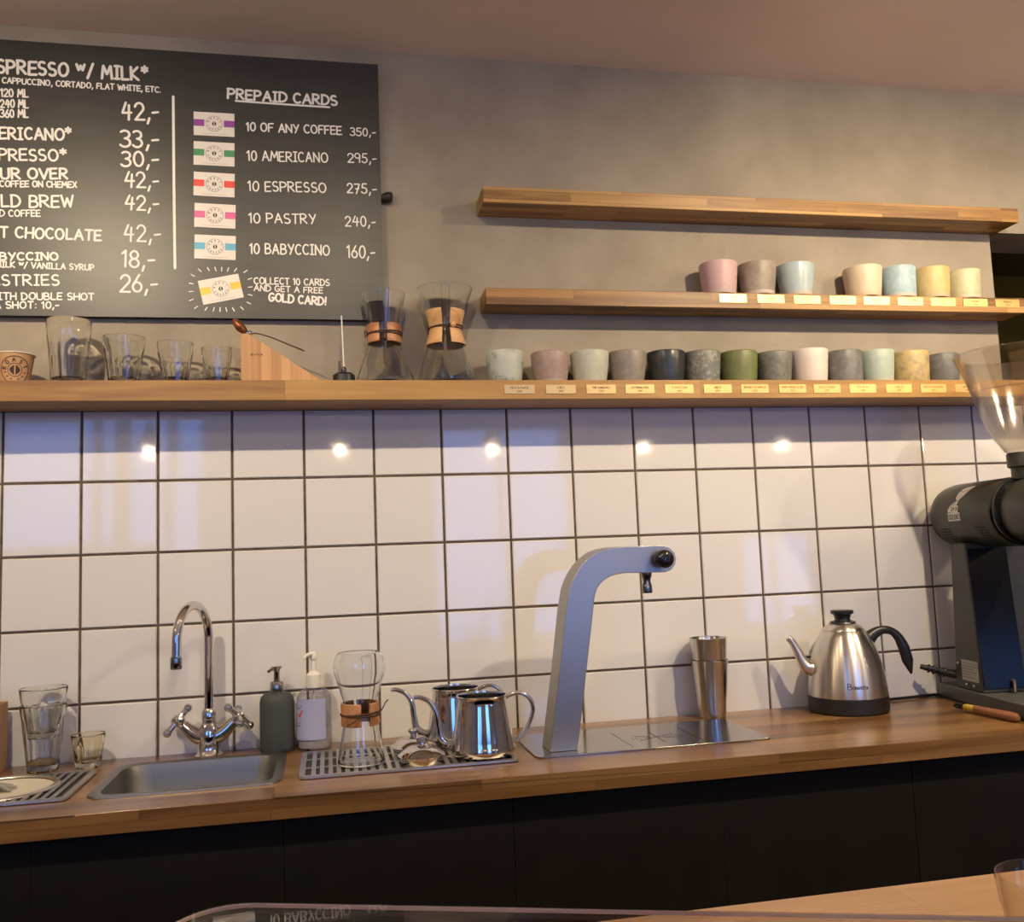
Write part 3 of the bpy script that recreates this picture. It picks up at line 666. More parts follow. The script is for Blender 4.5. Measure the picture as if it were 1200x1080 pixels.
PUT = ['A. Thing', 'Stine', 'Ole & Lise', 'Kristoffer & Live', 'The Hatts', 'Ida & Synne', 'Julie', 'Amanda', 'Rebekka']
PUL = ['below and right of the pink mug', 'below and right of the brown-grey mug', 'below and right of the pale grey-blue mug', 'below the left side of the cream mug', 'below and right of the cream mug', 'below and right of the sky blue mug', 'below and right of the yellow ochre mug', 'below and right of the pale green mug', 'at the right end of the shelf']
for x, t_, lab in zip(PUX, PUT, PUL):
    plaque(x, 1.8520, .0675, .0195, -.0812, (t_, '2021'), 'brass name plaque on the middle shelf edge, ' + lab, 'plaques on the middle shelf')

# ================================================================== GLASSWARE ON THE LONG SHELF
SZ = 1.650
def tumbler_bm(rt, rb, h, t=.0028, fac=10, lip=.72):
    bm = B()
    lathe(bm, [(0, .0035), (rb * .7, .0035), (rb * .82, 0), (rb * .96, 0, .3), (rb, .003, .8), (rb + (rt - rb) * .45, h * .45, 1.0), (rb + (rt - rb) * .75, h * (lip - .04), .9), (rb + (rt - rb) * .82, h * (lip + .03), 0), (rt, h - .002), (rt - .0006, h), (rt - t * .7, h), (rt - t, h - .002),
               (rb + (rt - rb) * .8 - t, h * lip, 0), (rb + (rt - rb) * .4 - t, h * .4, .2), (rb - t, .014), (rb * .6, .0105), (0, .010)], seg=60, fac=fac)
    return bm
def tumbler(x, y, z, rt, rb, h, label, mat=None, group=None, **kw):
    o = obj('drinking_glass', tumbler_bm(rt, rb, h, **kw), mat or M_GLASS, None, 22, loc=(x, y, z), rot=(0, 0, .2))
    return props(o, label, 'glass', group)
G1 = 'tumblers on the long shelf'
tumbler(.1432, -.075, SZ, .0425, .0325, .1315, 'tall faceted clear tumbler beside the kraft paper cup', group=G1)
tumbler(.2475, -.075, SZ, .0412, .0288, .0980, 'medium faceted clear tumbler right of the tallest one on the shelf', group=G1)
tumbler(.3470, -.075, SZ, .0366, .0245, .0865, 'small faceted clear tumbler, third along the long shelf', group=G1)
tumbler(.4283, -.075, SZ, .0313, .0222, .0765, 'smallest faceted clear tumbler, beside the wooden wedge', group=G1)

# kraft paper cup with a round logo
cup = thing('paper_cup', 'small brown kraft paper cup with round coffee bean logo on the long shelf', 'paper cup', (.0455, -.080, SZ))
M_KRAFT = noisy('kraft_paper', (.40, .235, .115), (.45, .27, .14), 30, .75)
rt, rb, hh = .0352, .0262, .0585
bm = B(); lathe(bm, [(0, .004), (rb - .002, .004), (rb - .001, 0), (rb, 0), (rt, hh), (rt - .0006, hh), (rb - .0008, .0045), (0, .0045)], seg=48); obj('cup_wall', bm, M_KRAFT, cup, 40)
bm = B()
for i in range(1):
    rs = []
    for k in range(9):
        a = 2 * PI * k / 8
        rs.append([((rt + .0006 + .0013 * math.cos(a)) * math.cos(2 * PI * j / 48), (rt + .0006 + .0013 * math.cos(a)) * math.sin(2 * PI * j / 48), hh + .0008 + .0012 * math.sin(a)) for j in range(48)])
    rings(bm, rs, False, False)
obj('rim', bm, plain('paper_rim', (.72, .64, .50), .6), cup, 60)
th0 = math.atan2(-1.95, .60)      # towards the room
def cupmap(u, v, off=.0004):
    z = .0245 + v; r = rb + (rt - rb) * z / hh + off; a = th0 + u / ((rb + rt) / 2)
    return (r * math.cos(a), r * math.sin(a), z)
M_CUPINK = plain('cup_print_brown', (.035, .018, .012), .7)
bm = B()
ribbon(bm, [p for p in arcpts(0, 0, .0265, .0265, -62, 242, 40) if -.0235 < p[1] < .0325], cupmap, .0008, 4)
ribbon(bm, arcpts(0, 0, .0128, .0128, 0, 360, 26), cupmap, .0006, 4)
for word, a0, a1 in (('ROAST', 168, 22),):
    for i, ch in enumerate(word):
        a = math.radians(a0 + (a1 - a0) * i / 4); R = .0195
        st, wd = text_strokes(ch, jit=0)
        for s in st:
            pl = []
            for px, py in s:
                lx, ly = (px - wd / 2) * .0078, (py - .5) * .0072
                pl.append((R * math.cos(a) + lx * math.sin(a) + ly * math.cos(a), R * math.sin(a) - lx * math.cos(a) + ly * math.sin(a)))
            ribbon(bm, pl, cupmap, .00085, 4)
for a in (195, 222, 248, 292, 318, 345):
    a = math.radians(a); R = .0192; x_, z_ = R * math.cos(a), R * math.sin(a)
    if z_ > -.0235: ribbon(bm, [(x_ - .0018, z_), (x_ + .0018, z_ + .0012)], cupmap, .0009, 4)
for sx in (-1, 1):
    pts = [(sx * (.0013 + .0082 * math.sin(PI * k / 10)), -.0098 + .0196 * k / 10) for k in range(11)]
    bm.faces.new([bm.verts.new(cupmap(*p)) for p in pts])
flat_obj('logo', bm, M_CUPINK, cup)

# oak wedge with the copper spoon
wd = thing('wooden_wedge', 'triangular light oak wedge standing on the long shelf', 'wedge', (.4785, -.095, SZ))
M_WEDGE = wood('oak_wedge', (.34, .17, .065), (.46, .25, .105), (.54, .31, .14), .02, 1.0, .5, axis='z')
bm = B(); prism(bm, [(0, 0), (.1743, 0), (.1743, .0055), (.160, .007), (.0145, .1045), (0, .1045)], .034, 'y', 0); obj('block', bm, M_WEDGE, wd, bevel=.0006)
bm = B(); write(bm, 'EVVA', lambda u, v: (.020 + u, -.0003, .058 + v), .024, .004, .0006, jit=0, cap=4)
flat_obj('engraving', bm, plain('burnt_mark', (.10, .05, .02), .7), wd)
sp = thing('coffee_scoop', 'copper coffee scoop with thin handle balanced on top of the oak wedge', 'scoop', (.4925, -.078, SZ + .1050))
M_COPPER = noisy('copper_brown', (.20, .065, .025), (.30, .11, .045), 40, .32, metal=.65)
bm = B()
ctr = [(-.030, 0, .0345), (-.0255, 0, .028), (-.017, 0, .0175), (-.008, 0, .0085), (-.002, 0, .0045)]
tube(bm, spline(ctr, 5), [.0015, .0075, .0105, .0075, .0030], 16, True, 1.25); obj('bowl', bm, M_COPPER, sp, 60)
bm = B(); tube(bm, [(-.0065, 0, .0046), (-.0045, 0, .0046), (.0055, 0, .0046), (.0075, 0, .0046)], [.0036, .0048, .0048, .0036], 18); obj('ferrule', bm, M_CHROME, sp)
bm = B(); tube(bm, spline([(.006, 0, .0035), (.02, 0, .0035), (.05, 0, -.006), (.085, 0, -.021), (.105, 0, -.029), (.1135, 0, -.0335)], 5), [.0012, .0012, .0013, .0015, .0018, .0012], 10); obj('handle', bm, plain('scoop_handle_dark', (.16, .09, .06), .3, .8), sp)

# thermometer stand: black puck, upright white stick, black clip
th = thing('thermometer_stand', 'black puck with an upright white stick, left of the glass coffee makers', 'stand', (.6868, -.080, SZ))
bm = B(); lathe(bm, [(0, 0), (.022, 0), (.0234, .002), (.0230, .019), (.018, .0235), (.006, .0245), (0, .0245)], seg=40); obj('base', bm, M_BLACK, th)
bm = B(); tube(bm, [(.0008, 0, .0240), (-.0028, 0, .1485)], .0014, 10); obj('stick', bm, plain('stick_white', (.75, .72, .68), .4), th)
bm = B(); lathe(bm, [(0, .0242), (.0042, .0242), (.0056, .033), (.0035, .0375), (0, .0375)], seg=20); obj('knob', bm, M_BLACK, th)
bm = B(); box(bm, -.0115, -.0060, -.003, .003, .022, .0500); obj('clip', bm, plain('clip_dark_grey', (.06, .055, .05), .5), th, bevel=.001)

# ------------------------------------------------------------------ hourglass glass coffee makers
M_COLLAR = wood('collar_light', (.50, .27, .115), (.62, .36, .165), (.70, .43, .21), .03, 1.0, .5)
M_COLLAR_R = wood('collar_red', (.30, .12, .045), (.42, .19, .08), (.52, .26, .12), .03, 1.0, .4)
M_CORD = plain('leather_cord', (.055, .022, .012), .7)
def coffee_maker(loc, label, prof, collar, cmat, gap_ang, bead=None, tail=None, rot=0.0, cord_z=None, group=None):
    t = thing('glass_coffee_maker', label, 'coffee maker', loc, rot, group)
    t_ = .0018
    bm = B(); inner = [(max(r - t_, .001), z + (0.003 if z < .01 else 0)) for r, z in prof[::-1]]
    lathe(bm, [(0, .002), (prof[0][0] * .85, .0005)] + prof + inner + [(0, .005)], seg=56); obj('flask', bm, M_GLASSW, t, 60)
    # pouring groove with a glass button below it
    gz0, gz1 = collar[0][1], collar[-1][1]
    bm = B(); ga = gap_ang; n = 10
    def rad(z):
        for (r0, z0), (r1, z1) in zip(prof, prof[1:]):
            if z0 <= z <= z1: return r0 + (r1 - r0) * (z - z0) / max(z1 - z0, 1e-6)
        return prof[-1][0]
    top = prof[-1][1]
    pts = []
    for i in range(9):
        z = gz0 + .004 + (top - .004 - gz0 - .004) * i / 8
        r = rad(z) + .0012; pts.append((r * math.cos(ga), r * math.sin(ga), z))
    tube(bm, pts, [.0062, .0070, .0078, .0088, .0098], 14, True, 1.0); obj('pouring_groove', bm, M_THIN, t, 60)
    # collar in two half shells with gaps
    for half, (a0, a1) in enumerate(((ga + .24, ga + PI - .09), (ga + PI + .09, ga + 2 * PI - .24))):
        bm = B(); ns = 20; rs = []
        for k in range(ns + 1):
            a = a0 + (a1 - a0) * k / ns; c, s = math.cos(a), math.sin(a)
            outer = [(r, z) for r, z in collar]; inn = [(max(rad(z) + .0006, r - .0058), z) for r, z in collar[::-1]]
            rs.append([(r * c, r * s, z) for r, z in outer + inn])
        rings(bm, rs, True, True); obj('collar', bm, cmat, t, 40, bevel=.0008)
    cz = cord_z if cord_z is not None else (gz0 + gz1) / 2
    rc = max(r for r, z in collar if abs(z - cz) < .02) if False else min(r for r, z in collar) + .0012
    bm = B()
    for dz, tl in ((.0016, .05), (-.0018, -.04)):
        tube(bm, [((rc) * math.cos(2 * PI * k / 40), rc * math.sin(2 * PI * k / 40), cz + dz + tl * rc * math.cos(2 * PI * k / 40)) for k in range(41)], .0017, 8, False)
    if tail:
        for tp in tail: tube(bm, spline(tp, 5), .0012, 8)
    obj('cord', bm, M_CORD, t, 60)
    if bead:
        bm = B(); ball(bm, Vector(bead[:3]), bead[3], 18); obj('bead', bm, bead[4], t, 60)
    return t
ANG = math.radians(-100)
coffee_maker((.7745, -.066, SZ), 'smaller glass coffee maker on the long shelf with dark-banded brown wooden collar',
             [(.0615, .0), (.0635, .004), (.0620, .012), (.046, .055), (.0325, .083), (.0285, .107), (.0305, .125), (.0375, .155), (.0455, .190), (.0470, .197), (.0475, .200)],
             [(.0370, .0905), (.0375, .098), (.0360, .110), (.0375, .124), (.0370, .1315)], M_COLLAR_R, math.radians(-97), cord_z=.111, tail=[[(-.036, -.010, .110), (-.041, -.014, .116), (-.0425, -.016, .110), (-.0405, -.015, .100)]], group='glass coffee makers')
coffee_maker((.9085, -.064, SZ), 'larger glass coffee maker on the long shelf with pale hourglass wooden collar',
             [(.0600, .0), (.0625, .004), (.0618, .014), (.050, .062), (.0380, .092), (.0295, .125), (.0320, .140), (.0450, .172), (.0590, .206), (.0618, .212), (.0622, .214)],
             [(.0435, .088), (.0435, .092), (.0385, .110), (.0350, .1255), (.0375, .142), (.0430, .160), (.0432, .164)], M_COLLAR, math.radians(-95), cord_z=.1265,
             bead=(.0120, -.0385, .1275, .0062, M_COLLAR), group='glass coffee makers')

# ================================================================== ON THE WORKTOP
# ---- sink
sk = thing('kitchen_sink', 'rectangular stainless steel sink let into the oak worktop', 'sink', (0, 0, 0))
def rr3(x0, x1, y0, y1, r, z, n=7): return [(x, y, z) for x, y in rrect(x0, x1, y0, y1, r, n)]
bm = B(); X0, X1, Y0, Y1 = SX0 - .010, SX1 + .008, SY0 - .010, SY1 + .008
rings(bm, [rr3(X0, X1, Y0, Y1, .035, CT + .0004), rr3(X0 + .001, X1 - .001, Y0 + .001, Y1 - .001, .034, CT + .0035), rr3(X0 + .010, X1 - .010, Y0 + .010, Y1 - .010, .04, CT + .0045), rr3(X0 + .017, X1 - .017, Y0 + .016, Y1 - .016, .042, CT + .001),
           rr3(X0 + .022, X1 - .022, Y0 + .020, Y1 - .020, .045, CT - .02), rr3(X0 + .032, X1 - .032, Y0 + .030, Y1 - .030, .05, CT - .12), rr3(X0 + .045, X1 - .045, Y0 + .042, Y1 - .042, .05, CT - .138), rr3(X0 + .08, X1 - .08, Y0 + .08, Y1 - .08, .03, CT - .141)], False, True)
obj('basin', bm, M_STEEL_DK, sk, 45)
bm = B(); lathe(bm, [(0, .001), (.020, .001), (.022, .003), (.028, .003), (.030, .0005)], (SX0 + SX1) / 2, (SY0 + SY1) / 2, CT - .141, 32); obj('drain', bm, M_CHROME, sk)

# ---- faucet
fc = thing('faucet', 'chrome swan-neck faucet with two cross handles behind the sink', 'faucet', (.4060, -.0465, CT))
bm = B(); lathe(bm, [(0, .0004), (.0275, .0004), (.0275, .004), (.0235, .007), (.0225, .022), (.0225, .040), (.0205, .056), (.0155, .066), (0, .067)], seg=36)
for s in (-1, 1):
    tube(bm, spline([(s * .006, 0, .036), (s * .022, -.002, .042), (s * .036, -.003, .053), (s * .049, -.004, .0660)], 5), [.0175, .0155, .0135, .0112], 16)
obj('body', bm, M_CHROME, fc, 50)
bm = B(); lathe(bm, [(.008, .064), (.0135, .066), (.0145, .072), (.0145, .086), (.012, .092), (.0098, .095)], seg=28); obj('collar', bm, M_CHROME, fc)
E_ = Vector((-.046, -.105, 0))                     # reach of the spout
bm = B(); pts = [(0, 0, .080), (0, 0, .16), (0, 0, .235)]
for k in range(1, 17):
    a = PI * k / 16; pts.append((E_.x * (1 - math.cos(a)) / 2, E_.y * (1 - math.cos(a)) / 2, .235 + .068 * math.sin(a)))
pts.append((E_.x * 1.01, E_.y * 1.01, .205))
tube(bm, pts, .0092, 18); obj('spout', bm, M_CHROME, fc, 60)
bm = B(); lathe(bm, [(0, 0), (.0095, 0), (.0108, .002), (.0108, .020), (.0095, .024), (0, .024)], E_.x * 1.01, E_.y * 1.01, .186, 24); obj('aerator', bm, plain('aerator_dark_chrome', (.30, .30, .32), .15, 1.0), fc)
for s in (-1, 1):
    ax = Vector((s * .72, -.12, .66)).normalized()
    c = Vector((s * .0525, -.0045, .0690)); u = Vector((-ax.z * s, 0, ax.x * s)).normalized(); v = ax.cross(u)
    u, v = (u + v * .35).normalized(), (v - u * .35).normalized()
    bm = B(); tube(bm, [c - ax * .004, c + ax * .003, c + ax * .012, c + ax * .019], [.0095, .0112, .0105, .0060], 18); hb = obj('handle', bm, M_CHROME, fc, 50)
    bm = B()
    for d in (u, -u, v, -v):
        tube(bm, [c + ax * .009, c + ax * .009 + d * .018, c + ax * .009 + d * .026], [.0078, .0062, .0066], 10); ball(bm, c + ax * .009 + d * .0300, .0088, 14)
    obj('cross', bm, M_CHROME, hb, 60)

# ---- soap dispensers
sg = thing('soap_dispenser', 'matte dark grey soap bottle with chrome pump right of the faucet', 'soap dispenser', (.5395, -.0500, CT))
bm = B(); lathe(bm, [(0, 0), (.031, 0), (.0338, .003), (.0345, .012), (.0345, .098), (.0325, .108), (.026, .1155), (.0135, .1185), (0, .1185)], seg=44, sy=.86); obj('bottle', bm, plain('dark_grey_rubber', (.042, .048, .050), .65), sg, 50)
bm = B(); lathe(bm, [(0, .1185), (.0132, .1185), (.0138, .121), (.0130, .137), (.0115, .139), (.0062, .140), (.0058, .158), (.0065, .162), (.0110, .1675), (.0112, .1695), (0, .1700)], seg=28)
tube(bm, spline([(0, 0, .1655), (-.008, -.010, .1655), (-.015, -.020, .1620)], 4), [.0042, .0036, .0030], 12); obj('pump', bm, plain('pump_dark_chrome', (.34, .33, .32), .15, 1.0), sg)
sw = thing('soap_dispenser', 'clear hand soap bottle with white pump and pale blue label', 'soap dispenser', (.6135, -.0520, CT))
M_PET = glass('clear_plastic', (.90, .90, .93), (.6, .6, .66), .08, .05)
bm = B(); lathe(bm, [(0, .001), (.030, 0), (.0345, .003), (.0355, .010), (.0355, .098), (.034, .108), (.027, .117), (.0138, .123), (.0130, .128), (.0118, .128), (.0125, .122), (.026, .1155), (.0338, .104), (.0338, .006), (0, .004)], seg=44, sy=.86); obj('bottle', bm, M_PET, sw, 50)
bm = B(); lathe(bm, [(0, .0045), (.0325, .0050), (.0333, .012), (.0333, .046), (0, .046)], seg=40, sy=.86); obj('liquid_soap', bm, plain('soap_milky', (.46, .43, .42), .25), sw, 50)
def lab_pt(a, z, r=.0360): return (r * math.cos(a), r * .86 * math.sin(a), z)
bm = B(); a0, a1 = math.radians(-165), math.radians(-50); n = 16
rs = [[lab_pt(a0 + (a1 - a0) * k / n, z) for k in range(n + 1)] for z in (.022, .103)]
rings(bm, rs, False, False, False)
lb = obj('label', bm, plain('label_pale_blue', (.34, .37, .58), .4), sw)
bm = B(); lm = lambda u, v: lab_pt(math.radians(-118) + u / .034, v, .0363)
for q in ((-.024, .090, .014), (-.024, .085, .010), (-.024, .055, .012), (-.024, .050, .010)): ribbon(bm, [(q[0], q[1]), (q[0] + q[2], q[1])], lm, .0011, 4)
flat_obj('label_print', bm, M_INK, lb)
bm = B(); ribbon(bm, [(-.017, .073), (-.0135, .069), (-.007, .080)], lm, .0018, 6); flat_obj('label_tick', bm, plain('label_red', (.55, .05, .04), .4), lb)
bm = B(); lathe(bm, [(0, .123), (.0150, .123), (.0155, .125), (.0150, .149), (.0100, .153), (.0060, .156), (.0052, .178), (.0075, .180), (.0085, .190), (.0060, .195), (0, .196)], seg=28)
tube(bm, spline([(0, 0, .190), (-.009, -.010, .191), (-.017, -.018, .187), (-.0185, -.020, .183)], 4), [.0045, .0038, .0030, .0028], 12); tube(bm, [(0, 0, .03), (0, 0, .124)], .0022, 8); obj('pump', bm, plain('pump_white', (.74, .72, .68), .35), sw)

# ---- slotted drip tray with glass coffee maker, pots and lids
def drip_tray(x0, x1, y0, y1, label, pitch, crossbars, ring=None, name='drip_tray', rail=.010):
    t = thing(name, label, 'drip tray', (0, 0, CT))
    bm = B(); box(bm, x0 + .002, x1 - .002, y0 + .002, y1 - .002, .0004, .0014); obj('pan', bm, plain('pan_dark', (.03, .028, .026), .6), t)
    bm = B()
    pr = rrect(x0, x1, y0, y1, .012, 4); inn = rrect(x0 + rail, x1 - rail, y0 + rail, y1 - rail, .004, 4)
    rings(bm, [[(x, y, .0016) for x, y in pr], [(x, y, .0058) for x, y in pr], [(x, y, .0058) for x, y in inn], [(x, y, .0016) for x, y in inn]], False, False)
    n = int((x1 - x0 - 2 * rail) / pitch)
    for i in range(1, n):
        x = x0 + rail + (x1 - x0 - 2 * rail) * i / n; hw = pitch * .27
        segs = [(y0 + rail, y1 - rail)]
        if ring:
            cx, cy, R = ring
            if abs(x - cx) < R:
                d = math.sqrt(R * R - (x - cx) ** 2); segs = [(y0 + rail, cy - d), (cy + d, y1 - rail)]
        for a, b in segs:
            if b - a > .004: box(bm, x - hw, x + hw, a, b, .0030, .0056)
    for yb in crossbars:
        box(bm, x0 + rail, x1 - rail, yb - .0035, yb + .0035, .0028, .0054)
    obj('grid', bm, M_STEEL, t, 30)
    return t
drip_tray(.590, .985, -.327, -.108, 'long slotted steel drip tray in the worktop under the steel pots', .0148, (-.182, -.254))
TT = CT + .0059
rin = drip_tray(-.26, .214, -.336, -.118, 'slotted steel tray with round glass rinser at the left end of the worktop', .0150, (), (.075, -.228, .098), 'rinser_tray')
bm = B(); rs = []
for k in range(9):
    a = 2 * PI * k / 8; rs.append([(.075 + (.094 + .005 * math.cos(a)) * math.cos(2 * PI * j / 56), -.228 + (.094 + .005 * math.cos(a)) * math.sin(2 * PI * j / 56), .0062 + .0035 * math.sin(a)) for j in range(56)])
rings(bm, rs, False, False); obj('rinser_ring', bm, M_STEEL, rin, 60)
bm = B(); lathe(bm, [(0, .0020), (.082, .0022), (.0895, .0035)], .075, -.228, 0, 48); obj('rinser_bowl', bm, plain('rinser_bowl_white', (.62, .58, .50), .3), rin)
bm = B()
for k in range(4):
    a = PI / 4 * k + .2; c, s = math.cos(a), math.sin(a)
    tube(bm, [(.075 - c * .03, -.228 - s * .03, .0060), (.075, -.228, .013), (.075 + c * .03, -.228 + s * .03, .0060)], [.002, .006, .002], 8)
obj('rinser_nozzle', bm, plain('nozzle_grey', (.25, .24, .23), .4), rin)

coffee_maker((.7010, -.250, TT), 'glass coffee maker with brown wooden collar standing on the slotted drip tray',
             [(.0415, .0), (.0432, .003), (.0425, .009), (.0365, .045), (.0310, .072), (.0285, .090), (.0305, .110), (.0395, .140), (.0475, .165), (.0488, .178), (.0465, .191), (.0405, .2005), (.0390, .2020)],
             [(.0352, .0690), (.0362, .073), (.0350, .0885), (.0362, .106), (.0352, .1105)], M_COLLAR_R, math.radians(-75), cord_z=.0900,
             tail=[[(.030, -.020, .090), (.040, -.014, .097), (.047, -.008, .108), (.052, -.006, .112)], [(.0, -.037, .088), (-.014, -.040, .080), (-.026, -.036, .073)]], group='glass coffee makers')

def pour_pot(x, y, label, mat, rot=0.0):
    t = thing('pouring_kettle', label, 'kettle', (x, y, TT), rot, 'steel pouring kettles on the drip tray')
    bm = B()
    prof = [(0, .001), (.050, 0), (.0575, .003), (.0605, .009), (.0608, .014), (.0596, .018), (.0590, .020), (.0575, .030), (.0520, .066), (.0475, .094), (.0462, .103), (.0475, .1075), (.0482, .1095), (.0475, .1110), (.0458, .1105), (.0450, .106), (.0462, .094), (.0505, .066), (.0560, .030), (.055, .008), (0, .006)]
    lathe(bm, prof, seg=56); obj('body', bm, mat, t, 40)
    bm = B(); sp_ = spline([(-.052, 0, .024), (-.066, 0, .0235), (-.080, 0, .036), (-.0850, 0, .060), (-.0885, 0, .085), (-.100, 0, .1035), (-.118, 0, .1120), (-.1290, 0, .1115)], 6)
    tube(bm, sp_, [.0085, .0080, .0070, .0062, .0056, .0050, .0044, .0034], 14, True); obj('spout', bm, mat, t, 60)
    bm = B(); hp = spline([(.0455, 0, .1035), (.060, 0, .1090), (.076, 0, .1095), (.092, 0, .098), (.0975, 0, .078), (.090, 0, .055), (.078, 0, .036), (.0660, 0, .024), (.0585, 0, .020)], 6)
    tube(bm, hp, .0042, 12, True, 1.25); obj('handle', bm, mat, t, 60)
    return t
pour_pot(.9290, -.2640, 'polished steel pouring kettle in front, on the slotted drip tray', M_MIRROR, -.08)
p2 = pour_pot(.8950, -.1400, 'polished steel pouring kettle standing half hidden behind its twin', M_MIRROR, -.06)
p2.location.z = CT + .0059
def pot_lid(x, y, label):
    t = thing('kettle_lid', label, 'lid', (x, y, TT), 0, 'loose kettle lids on the drip tray')
    bm = B(); lathe(bm, [(.0375, 0), (.0385, .001), (.0392, .0115), (.0435, .0125), (.0440, .0140), (.0420, .0155), (.0385, .0185), (.031, .0245), (.020, .0295), (.009, .0318), (0, .0322), (0, .0305), (.009, .0300), (.0195, .0277), (.030, .0228), (.0370, .0165), (.0378, .0010)], seg=48); obj('cover', bm, M_MIRROR, t, 50)
    bm = B(); lathe(bm, [(0, .0318), (.0065, .0320), (.0060, .0360), (.0095, .0385), (.0105, .0425), (.0090, .0455), (0, .0465)], seg=24); obj('knob', bm, M_MIRROR, t, 60)
pot_lid(.8100, -.2880, 'loose steel lid in front of the pouring kettles, nearest the worktop edge')
pot_lid(.8030, -.1985, 'loose steel lid lying just behind the front one')

# ---- tumblers by the rinser
tumbler(.1010, -.0625, CT, .0425, .0285, .1260, 'tall faceted tumbler by the wall with a second glass stacked in it', t=.0030, fac=9, lip=.80)
o = obj('drinking_glass', tumbler_bm(.0435, .0262, .0950, fac=9), M_GLASS, None, 22, loc=(.1010, -.0625, CT + .0625), rot=(0, 0, .1)); props(o, 'clear tumbler nested in the top of the tall one by the wall', 'glass')
bm = B(); lathe(bm, [(0, .0108), (.0150, .0112), (.0245, .0150), (.0250, .0205), (0, .0205)], seg=32); o.location.z = CT + .0625
lq = obj('drink_remains', bm, plain('juice_yellow', (.62, .44, .12), .3), None, 50, loc=(.1010, -.0625, CT)); props(lq, 'yellow dregs of a drink in the tall stacked tumbler', 'drink')
tumbler(.1830, -.0640, CT, .0312, .0232, .0640, 'small amber faceted tumbler between the tall tumblers and the sink', M_AMBER, fac=9, t=.0026)

# ---- wooden box at the left edge with a blue packet in it
wb = thing('wooden_box', 'light wooden box standing at the far left end of the worktop', 'box', (-.10, -.06, CT))
bm = B(); box(bm, -.12, .1250, -.040, -.036, 0, .1300); box(bm, -.12, .1250, .036, .040, 0, .1300); box(bm, -.12, -.116, -.036, .036, 0, .1300); box(bm, .1210, .1250, -.036, .036, 0, .1300); box(bm, -.116, .121, -.036, .036, 0, .004)
obj('case', bm, M_WEDGE, wb, bevel=.0006)
bm = B(); box(bm, -.085, -.0350 + .044, -.085, -.036, CT + .0045, CT + .152)
o = obj('paper_packet', bm, plain('packet_blue', (.02, .03, .16), .45), None, bevel=.003); props(o, 'dark blue packet standing in the wooden box at the left edge', 'packet')

# ---- built-in water tap
tp = thing('water_tap', 'tall satin steel water tap with black round knob, arching over its drain plate', 'tap', (0, 0, 0))
F_ = [(1.0530, CT + .0036), (1.0787, 1.0552), (1.0955, 1.166), (1.1042, 1.2057), (1.1110, 1.2225), (1.1193, 1.2371), (1.1310, 1.2530), (1.1448, 1.2658), (1.1610, 1.2765), (1.1787, 1.2829), (1.2000, 1.2855), (1.2227, 1.2863), (1.3008, 1.2858), (1.3150, 1.2812), (1.3240, 1.2710), (1.3268, 1.2595), (1.3240, 1.2470), (1.3150, 1.2368), (1.3031, 1.2326), (1.2533, 1.2330), (1.2180, 1.2345), (1.2006, 1.2322), (1.1870, 1.2285), (1.1757, 1.2225), (1.1675, 1.2150), (1.1610, 1.2065), (1.1565, 1.1960), (1.1540, 1.1850), (1.1489, 1.1535), (1.1163, .9565), (1.1069, CT + .0036)]
bm = B(); prism(bm, F_, .068, 'y', -.285); obj('column', bm, M_TAP, tp, 20, bevel=.0012)
bm = B()
rs = []
for r, y in ((.0172, -.2852), (.0182, -.290), (.0186, -.306), (.0176, -.3155), (.0145, -.3205), (.0090, -.3230), (.0030, -.3238)):
    rs.append([(1.2935 + r * math.cos(2 * PI * k / 32), y, 1.2590 + r * math.sin(2 * PI * k / 32)) for k in range(32)])
rings(bm, rs); obj('knob', bm, plain('knob_gloss_black', (.010, .010, .011), .12), tp, 40)
bm = B(); lathe(bm, [(0, 0), (.0098, 0), (.0104, .002), (.0100, .014), (.0075, .022), (.0080, .028), (.0105, .034), (.0110, .0405), (0, .0405)], 1.2750, -.2510, 1.1918, 24); obj('nozzle', bm, plain('nozzle_dark_chrome', (.20, .20, .21), .2, 1.0), tp)
bm = B(); prism(bm, rrect(1.0200, 1.4930, -.316, -.092, .014, 6), .0030, 'z', CT + .0003); dp = obj('drain_plate', bm, brushed('steel_plate', (.40, .39, .375), .17, (4, 120, 4), amp=.03), tp, bevel=.0006)
M_SLIT = plain('slit_dark', (.02, .018, .016), .7)
bm = B(); zz = CT + .0035
for x in (1.215, 1.361): box(bm, x - .0006, x + .0006, -.296, -.148, zz - .0004, zz)
for k in range(3):
    a = PI / 3 * k + .5; c, s = math.cos(a) * .050, math.sin(a) * .050; v = Vector((-s, c, 0)).normalized() * .0009
    bm.faces.new([bm.verts.new(p) for p in ((1.289 - c - v.x, -.222 - s - v.y, zz), (1.289 + c - v.x, -.222 + s - v.y, zz), (1.289 + c + v.x, -.222 + s + v.y, zz), (1.289 - c + v.x, -.222 - s + v.y, zz))])
for i in range(-6, 7):
    for dy in (-.006, .006):
        if abs(i) > 1: box(bm, 1.289 + i * .0085 - .0018, 1.289 + i * .0085 + .0018, -.222 + dy - .0014, -.222 + dy + .0014, zz - .0004, zz)
obj('drain_slits', bm, M_SLIT, dp)

